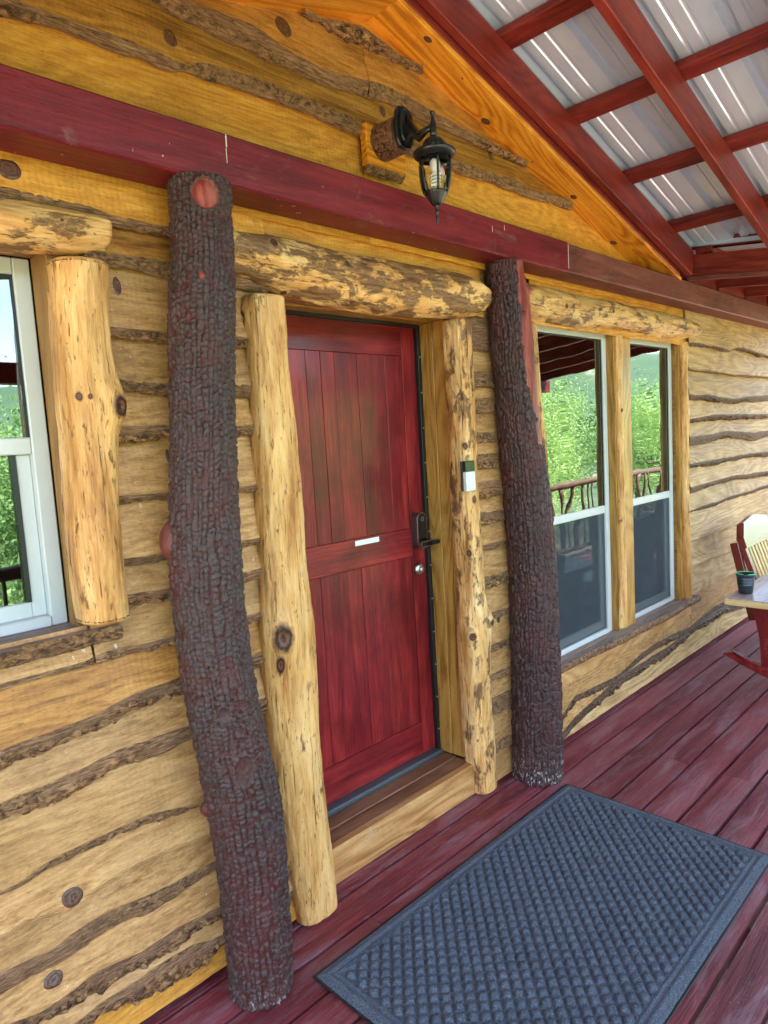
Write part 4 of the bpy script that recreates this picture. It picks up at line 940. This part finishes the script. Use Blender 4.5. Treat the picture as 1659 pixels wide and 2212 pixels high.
# ================================================================== LANTERN ON ITS LOG STUB
LX, LZ = 1.821, 2.640
blk = thing('mounting_block', 'small live edge pine block behind the wall lantern', 'block', (LX-.02, -.04, LZ-.1))
bx0, bx1 = hx((786, 330), -.045)[0], hx((850, 365), -.045)[0]
box('block_board', bx0, bx1+.05, -.062, -.030, LZ-.085, LZ+.055, M['soffit'], blk, .003)
xb = np.linspace(bx0+.002, bx1+.045, 40); W = []; R = []
for j in range(6):
    f = j/5; W.append(np.stack([xb, -.063+.03*f*f-.008*np.abs(fbm(xb*40, f*4, s=3)), LZ-.084-.022*f-.004*fbm(xb*30, s=2)], -1)); R.append(np.ones(40)*.8)
link('bark_edge', mesh('bark_edge', np.concatenate(W), gridf(40, 6), True, {'rough': np.concatenate(R)}), M['bark_edge'], blk)
# stub: short log pointing out of the wall
n1, n2 = 96, 60; th = np.arange(n1)/n1*2*np.pi; yy = np.linspace(-.058, -.160, n2); TH, YY = np.meshgrid(th, yy); c, s = np.cos(TH), np.sin(TH)
r = .058*(1+.03*fbm(c, s, YY*8, s=81))
w_ = np.abs(fbm(c*5+YY*7, s*5, YY*52, s=82, o=3)); h = sstep(.02, .2, w_); r = r+.004*h-.002
V = np.stack([LX+r*c, YY, LZ+r*s], -1).reshape(-1, 3); f = gridf(n1, n2, True)[:, ::-1].tolist(); f += [list(range(n1)), [(n2-1)*n1+i for i in range(n1)][::-1]]
M['stub_bark'] = bark_post('stub_bark', (.105, .050, .028), (.045, .018, .010), .5)
tag(link('log_stub', mesh('log_stub', V, f, True, {'bark': h.ravel(), 'peel': 0*h.ravel(), 'foot': 0*h.ravel()}), M['stub_bark']), 'short bark covered log stub carrying the wall lantern', 'log')

AY = -.297
lz = lambda py: hx((931, py), AY)[2]
u = (lz(300)-lz(400))/100.                      # metres per pixel at the lantern
lamp = thing('wall_lantern', 'black coach lantern with glass panes and spiral bulb above the door', 'lantern', (LX, -.162, LZ))
bp = [(a*.9, b*.66) for a, b in [(-.030, -.100), (-.046, -.070), (-.052, 0), (-.046, .070), (-.030, .100), (0, .110), (.030, .100), (.046, .070), (.052, 0), (.046, -.070), (.030, -.100), (0, -.108)]]
prism('back_plate', [(LX+a, LZ+.015+b) for a, b in bp], 'Y', -.161, -.174, M['black_metal'], lamp, bev=.004); prism('back_plate_step', [(LX+a*.72, LZ+.015+b*.78) for a, b in bp], 'Y', -.1745, -.186, M['black_metal'], lamp, bev=.003)
zt = lz(240); zstem = lz(292)
arm = [(LX, -.18, LZ-.045), (LX, -.205, LZ-.015), (LX, -.235, lz(283)+.0), (LX, -.265, lz(274)), (LX, AY, lz(271))]
tube('arm', arm, [.016, .014, .011, .009, .008], M['black_metal'], lamp, 10)
tube('arm_brace', [(LX, -.18, LZ+.045), (LX, -.23, lz(277)+.008), (LX, AY, lz(269))], [.012, .009, .008], M['black_metal'], lamp, 10)
pf = lambda L: [(rp*u, lz(py)) for py, rp in L]
lathe('stem', pf([(292, 8.5), (284, 7), (274, 7.5), (264, 6.8), (260, 5.), (250, 3.6), (245, 4.5), (241.5, 6.4), (240, 6.2), (239.5, 0.5)]), 20, M['black_metal'], lamp, (LX, AY, 0))
lathe('dome', pf([(320, 27), (314, 26.5), (306, 23.5), (299, 18), (294, 10), (292, 8)]), 48, M['black_metal'], lamp, (LX, AY, 0), rib=(12, .05))
lathe('brim', pf([(341, 36), (337, 42), (333, 46.5), (329, 48.5), (325.5, 47), (323, 40), (320, 27)]), 40, M['black_metal'], lamp, (LX, AY, 0))
gp = [(414, 24.5), (408, 28), (396, 31.5), (382, 34), (366, 35.3), (350, 35.6), (341, 35.4)]
lathe('glass_shade', pf(gp), 40, M['lamp_glass'], lamp, (LX, AY, 0))
for k in range(6):
    a = math.pi/6+k*math.pi/3+.35; pts = [(LX+(rp+.6)*u*math.cos(a), AY+(rp+.6)*u*math.sin(a), lz(py)) for py, rp in gp]
    tube('rib', pts, .0042, M['black_metal'], lamp, 6)
lathe('bottom_cup', pf([(440, 9), (438, 11.5), (432, 15), (424, 20), (417, 24), (413, 26.5), (411.5, 26)]), 36, M['black_metal'], lamp, (LX, AY, 0), rib=(12, .03))
lathe('finial', pf([(482, .4), (478, 2.3), (470, 3.6), (463, 3.2), (458, 2.6), (456, 5.2), (453, 5.4), (451, 3), (448, 4.2), (445, 3), (442, 5.2), (440, 5.5)]), 16, M['black_metal'], lamp, (LX, AY, 0))
bulb = lathe('bulb', pf([(372, 5), (366, 9), (358, 11.5), (350, 12), (344, 10), (341, 7)]), 20, M['bulb'], lamp, (LX, AY, 0))
t_ = np.linspace(0, 1, 90); hel = np.stack([LX+10*u*np.cos(t_*2*np.pi*4), AY+10*u*np.sin(t_*2*np.pi*4), lz(402)+(lz(372)-lz(402))*t_], -1)
tube('bulb_spiral', hel, .0036, M['bulb'], lamp, 8)

# ================================================================== DOORBELL
bell = thing('doorbell', 'white and black video doorbell on the right door log', 'doorbell', (2.33, -.05, 1.3))
by = -.038
c0 = hx((1017, 1028), by-.026); bw, bh = .062, .126
bb = box('bell_body', c0[0]-bw/2, c0[0]+bw/2, by-.006, by+.004, c0[2]-bh/2+.001, c0[2]+bh/2-.001, M['gasket'], bell, .002)
fp = box('face_plate', c0[0]-bw/2+.002, c0[0]+bw/2, by-.027, by-.0065, c0[2]-bh/2, c0[2]+.018, M['nickel'], bell, .003)
gh = box('camera_window', c0[0]-bw/2+.001, c0[0]+bw/2, by-.027, by-.0065, c0[2]+.0185, c0[2]+bh/2, M['bell_glass'], bell, .003)
lathe('lens', [(.007, 0), (.007, .0015), (.003, .0022), (0, .0022)], 18, M['steel'], gh, (c0[0]+.004, by-.0272, c0[2]+.037), 'Y')
lathe('button_ring', [(.0155, 0), (.0155, .0012), (.0130, .0012), (.0130, 0)], 32, M['lock_side'], fp, (c0[0]+.006, by-.0272, c0[2]-.018), 'Y')
lathe('button', [(.0125, 0), (.0125, .0018), (.0, .0022)], 28, M['nickel'], fp, (c0[0]+.006, by-.0272, c0[2]-.018), 'Y')
def text(name, body, size, mat, M4, parent):
    cu = bpy.data.curves.new(name, 'FONT'); cu.body = body; cu.size = size; cu.extrude = .0003; cu.align_x = 'CENTER'; cu.align_y = 'CENTER'
    t = bpy.data.objects.new(name+'_tmp', cu); COL.link(t); dg = bpy.context.evaluated_depsgraph_get(); dg.update()
    me = bpy.data.meshes.new_from_object(t.evaluated_get(dg)); bpy.data.objects.remove(t); return link(name, me, mat, parent, M4)
text('logo_text', 'ring', .011, M['ink'], Matrix.Translation((c0[0]+.006, by-.0275, c0[2]-.052)) @ Matrix.Rotation(math.pi/2, 4, 'X'), fp)

# ================================================================== DOORMAT
mx0, mx1, my0, my1 = 1.122, 2.597, -1.098, -.252
nx, ny = 460, 264; gx = np.linspace(mx0, mx1, nx); gy = np.linspace(my0, my1, ny); X, Y = np.meshgrid(gx, gy)
ed = np.minimum(np.minimum(X-mx0, mx1-X), np.minimum(Y-my0, my1-Y))
pt = .0345; U = (X+Y)/math.sqrt(2)/pt+.03*fbm(X*9, Y*9, s=2); W = (X-Y)/math.sqrt(2)/pt+.03*fbm(X*9, Y*9, s=6)
du = np.abs(U-np.round(U)); dw = np.abs(W-np.round(W)); d = np.minimum(du, dw)
pad = sstep(.05, .30, d)*.0115
inn = sstep(.060, .064, ed)
rim = .0055*np.exp(-((ed-.030)/.010)**2)+.0045*np.exp(-((ed-.052)/.006)**2)
H = .0065*sstep(0, .012, ed) + inn*pad + (1-inn)*rim + .0011*fbm(X*120, Y*120, s=7, o=2) + .0015*fbm(X*4, Y*4, s=8)*sstep(0, .03, ed)
V = np.stack([X+.002*fbm(Y*5, s=3)*sstep(.03, 0, ed), Y+.002*fbm(X*5, s=4)*sstep(.03, 0, ed), .0035+H], -1).reshape(-1, 3)
dm = thing('doormat', 'dark grey blue waffle patterned doormat lying on the deck', 'mat', ((mx0+mx1)/2, (my0+my1)/2, .002))
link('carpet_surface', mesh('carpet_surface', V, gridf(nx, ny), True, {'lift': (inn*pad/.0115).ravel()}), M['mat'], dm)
box('rubber_backing', mx0-.002, mx1+.002, my0-.002, my1+.002, .0018, .0062, M['gasket'], dm, .001)

# ================================================================== ROCKING CHAIR WITH SIDE TABLE
M['table_top'] = wood('table_top', (.30, .22, .19), (.46, .36, .32), (.58, .47, .42), rough=.3, coat=.5)  # weathered wood, paled to stand in for reflected sky
ch = thing('rocking_chair', 'red rocking chair with slatted back and pine edged side table at the right photo edge', 'rocking chair', (4.6, -.9, 0))
TZ = .618
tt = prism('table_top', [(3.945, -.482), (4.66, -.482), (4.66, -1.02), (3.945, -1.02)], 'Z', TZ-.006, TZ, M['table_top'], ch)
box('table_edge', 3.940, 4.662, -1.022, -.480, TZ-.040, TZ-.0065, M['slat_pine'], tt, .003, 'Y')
def rocker(x):
    ys = np.linspace(-.335, -1.62, 30); zl = .002+.42*(ys+.97)**2*.98; zl = np.where(ys > -.97, .002+.405*(ys+.97)**2, .002+.36*(ys+.97)**2)
    o = [(a, b) for a, b in zip(ys, zl)]+[(a, b+.052) for a, b in list(zip(ys, zl))[::-1][:-1]]+[(-.40, zl[0]+.020)]
    prism('rocker', o, 'X', x, x+.042, M['chair_red'], ch, bev=.002)
for x in (4.33, 5.36): rocker(x)
def side(x, tz):
    b = [(-.485, tz), (-.50, .50), (-.522, .40), (-.542, .30), (-.550, .20), (-.552, .115)]
    f = [(-.80, .075), (-.79, .2), (-.77, .3), (-.76, .42), (-.78, tz)]
    prism('side_panel', b+f, 'X', x+.002, x+.038, M['chair_red'], ch, bev=.002)
side(4.332, TZ-.041); side(5.362, .60)
box('armrest', 5.33, 5.45, -.98, -.34, .601, .625, M['chair_red'], ch, .004, 'Y')
box('seat', 4.70, 5.36, -.98, -.42, .40, .43, M['chair_red'], ch, .004); box('apron', 4.374, 5.36, -.62, -.58, .33, .398, M['chair_red'], ch, .003)
# reclined back: local axis up the back
lean = .36; bu = Vector((0, lean, 1)).normalized(); p0 = Vector((4.72, -.44, .44))
bn = Vector((0, -1, lean)).normalized()
for x in (4.722, 5.34): lumber('back_post', (x, -.47, .40), Vector((x, -.47, .40))+bu*.44, .045, .035, M['chair_red'], ch, up=bn)
lumber('back_support', (4.715, -.40, .30), (4.715, -.285, .80), .04, .05, M['chair_red'], ch, up=bn)
def on_back(x, t, n): return Vector((x, -.47, .40))+bu*t+bn*n
cr = [(4.695, .385), (4.70, .455), (4.80, .545), (5.03, .575), (5.27, .545), (5.37, .455), (5.375, .385)]
bm = bmesh.new(); A = [bm.verts.new(on_back(x, t, .03)) for x, t in cr]; B = [bm.verts.new(on_back(x, t, -.018)) for x, t in cr]; bm.faces.new(A); bm.faces.new(B[::-1])
for i in range(7): bm.faces.new((A[i], B[i], B[(i+1) % 7], A[(i+1) % 7]))
bmesh.ops.recalc_face_normals(bm, faces=bm.faces[:]); bmesh.ops.bevel(bm, geom=bm.edges[:], offset=.004, segments=2, affect='EDGES')
me = bpy.data.meshes.new('crest_rail'); bm.to_mesh(me); bm.free(); link('crest_rail', me, M['chair_red'], ch)
for x in np.arange(4.80, 5.32, .062): lumber('back_slat', on_back(x, .02, .004), on_back(x, .384, .004), .034, .014, M['slat_pine'], ch, up=bn)
# cup
cp = hit((1611, 1281), 2, TZ); cup = thing('cup', 'dark lidded cup with a green rim on the side table', 'cup', (cp[0], cp[1], TZ))
lathe('cup_body', [(.0335, 0), (.037, .004), (.041, .045), (.0415, .047), (.0435, .048), (.044, .058), (.0425, .060), (.043, .062), (.045, .063), (.0455, .075), (.044, .077), (.0445, .079), (.0465, .080), (.047, .093), (.046, .095), (.0475, .098), (.0505, .099), (.0515, .112), (.050, .114), (.046, .114), (.045, .09), (.0, .09)], 40, M['cup'], cup, (cp[0], cp[1], TZ+.0005))
th = np.linspace(.25, 2*np.pi-.25, 40)+math.atan2(CAM[1]-cp[1], CAM[0]-cp[0]); V = []
for a in th: V += [[cp[0]+r_*math.cos(a), cp[1]+r_*math.sin(a), TZ+z_] for r_, z_ in ((.0508, .1135), (.0508, .1175), (.0455, .1175), (.0455, .1135))]
F = gridf(4, 40).tolist()+[[k*4+3, k*4, k*4+4, k*4+7] for k in range(39)]+[[0, 1, 2, 3], [159, 158, 157, 156]]
link('rim_ring', mesh('rim_ring', V, F, False), M['cup_green'], cup)
for z0, r0 in ((.0495, .0442), (.0645, .0457), (.0815, .0472)):
    a0 = math.atan2(CAM[1]-cp[1], CAM[0]-cp[0]); V = []; tt_ = np.linspace(-.35, .75, 12)
    for a in tt_: V += [[cp[0]+r0*math.cos(a0+a), cp[1]+r0*math.sin(a0+a), TZ+z0], [cp[0]+(r0+.0004)*math.cos(a0+a), cp[1]+(r0+.0004)*math.sin(a0+a), TZ+z0+.008]]
    link('print_band', mesh('print_band', V, gridf(2, 12), True), M['cup_print'], cup)

# ================================================================== PORCH EDGE BEHIND THE CAMERA (seen in the panes)
RY = -2.40
rail = thing('porch_railing', 'rustic branch railing along the porch edge mirrored in the windows', 'railing', (3.7, RY, 0))
def branch(name, p0, p1, r0, r1, seed, k=10, wob=.02):
    p0, p1 = np.array(p0, float), np.array(p1, float); t = np.linspace(0, 1, k); P = p0+(p1-p0)*t[:, None]
    L = np.linalg.norm(p1-p0); w = np.stack([fbm(t*L*2.2, seed*3.1, s=seed+i*7, o=2) for i in range(3)], -1)*wob*np.sin(np.pi*t)[:, None]
    tube(name, P+w, r0+(r1-r0)*t+.1*r0*fbm(t*8, seed, s=3), M['rail_log'], rail, 8)
for a, b, sd in ((-1.6, 2.0, 1), (1.98, 5.6, 2), (5.58, 8.6, 3), (8.58, 11.5, 4)): branch('top_rail', (a, RY, .93), (b, RY, .94), .045, .042, sd, 24, .05); branch('bottom_rail', (a, RY, .13), (b, RY, .13), .03, .03, sd+9, 16, .03)
for k, x in enumerate(np.arange(-1.45, 11.4, .19)): branch('baluster', (x, RY, .12), (x+random.uniform(-.05, .05), RY, .93), random.uniform(.014, .026), random.uniform(.012, .02), 20+k, 8, .05)
for k, x in enumerate((-1.5, 2.6, 5.6, 11.4)):
    A_ = np.array([[x, RY-.06, z] for z in np.linspace(.002, 2.05, 12)]); A_[:, 0] += .02*fbm(np.linspace(0, 3, 12), k, s=5)
    tag(tube('outer_post', A_, np.linspace(.085, .075, 12), M['rail_log'], None, 14), 'round dark log post at the porch edge mirrored in the windows', 'post', 'outer porch posts')
tag(box('outer_beam', -1.6, 7.1, RY-.12, RY, 2.052, 2.18, M['red_beam'], None, .005), 'dark beam at the porch edge mirrored in the windows', 'beam')

def leaf_cloud(n, ctr, size, rad, seed, clumps=26):
    r = np.random.default_rng(seed); cc = r.normal(size=(clumps, 3)); cc /= np.linalg.norm(cc, axis=1)[:, None]; cc *= r.uniform(.35, 1., (clumps, 1))
    cc = cc*np.array(rad); k = r.integers(0, clumps, n); P = cc[k]+r.normal(size=(n, 3))*np.array(rad)*.17+np.array(ctr)
    a = r.normal(size=(n, 3)); a /= np.linalg.norm(a, axis=1)[:, None]; b = r.normal(size=(n, 3)); b = np.cross(a, b); b /= np.linalg.norm(b, axis=1)[:, None]
    s_ = size*r.uniform(.6, 1.3, (n, 1)); V = np.stack([P-a*s_, P-b*s_*.5, P+a*s_, P+b*s_*.5], 1).reshape(-1, 3)
    return V
def qf(n): return np.arange(n*4).reshape(-1, 4)
def make_tree(kind, h, seed):
    r = random.Random(seed); t = thing('tree', None, 'tree')
    pts = [(0, 0, -.3)]+[(r.uniform(-.1, .1)*k, r.uniform(-.1, .1)*k, h*.75*k/6) for k in range(1, 7)]
    tr_ = tube('trunk', pts, np.linspace(.16, .04, 7), M['trunk'], t, 8)
    for k in range(5):
        a = r.uniform(0, 6.28); z = h*r.uniform(.3, .6); L = h*r.uniform(.2, .32); tube('limb', [(0, 0, z), (L*.5*math.cos(a), L*.5*math.sin(a), z+L*.4), (L*math.cos(a), L*math.sin(a), z+L*.6)], [.06, .04, .015], M['trunk'], tr_, 6)
    n = 17000; V = leaf_cloud(n, (0, 0, h*.6), .05, (h*.36, h*.36, h*.46), seed, 46)
    link('crown', mesh('crown', V, qf(n), False), M['leaf_a' if kind else 'leaf_b'], t); return t
protos = [make_tree(1, 6.2, 3), make_tree(0, 5.4, 8), make_tree(1, 7.0, 14)]
labels = ['leafy bright green tree close to the porch mirrored in the windows', 'darker juniper tree close to the porch mirrored in the windows', 'tall bright green tree close to the porch mirrored in the windows']
def ground_z(x, y):
    d = max(0, -y-3.5); return -1.0-22*(1-math.exp(-d/60.))*(1-.75*float(sstep(3, 14, x)))
used = [False]*3
def copy_tree(src):
    r = src.copy(); COL.link(r)
    for c_ in src.children:
        d_ = c_.copy(); COL.link(d_); d_.parent = r
        for g_ in c_.children: e_ = g_.copy(); COL.link(e_); e_.parent = d_
    return r
spots = [(9.5,-7.5,0),(12,-6.2,2),(11.5,-10,1),(15,-8,0),(14,-12.5,2),(18.5,-10,1),(8,-12,0),(19,-6,2),(22,-13,0),(10,-15.5,2),(16.5,-16,0),(5.5,-13.5,1),(24,-9,1),(3,-18,0),(-3,-19,1),(-8,-14,2)]
for i, (x, y, k) in enumerate(spots):
    t = protos[k] if not used[k] else copy_tree(protos[k]); used[k] = True
    t.location = (x, y, ground_z(x, y)-.1); t.rotation_euler.z = i*1.7; dd = math.hypot(x-3.5, y)+3.4; top_ = 1.6+dd*random.uniform(.03, .10); t.scale = [max(.45, (top_-ground_z(x, y))/(6.2, 5.4, 7.0)[k])]*3
    tag(t, labels[k], 'tree', 'trees beyond the railing')
r_ = np.random.default_rng(5); parts = []
for i in range(420):
    x = r_.uniform(-60, 75); y = -r_.uniform(17, 95)
    h = r_.uniform(4, 7.5); z = ground_z(x, y); n = 1050 if y > -45 else 500
    parts.append(leaf_cloud(n, (x, y, z+h*.5), 0.12 if y > -45 else .26, (h*.42, h*.42, h*.5), i+100, 24))
V = np.concatenate(parts); tag(link('woods', mesh('woods', V, qf(len(V)//4), False), M['leaf_b']), 'green mass of woodland on the slope mirrored in the windows', 'woods', kind='stuff')
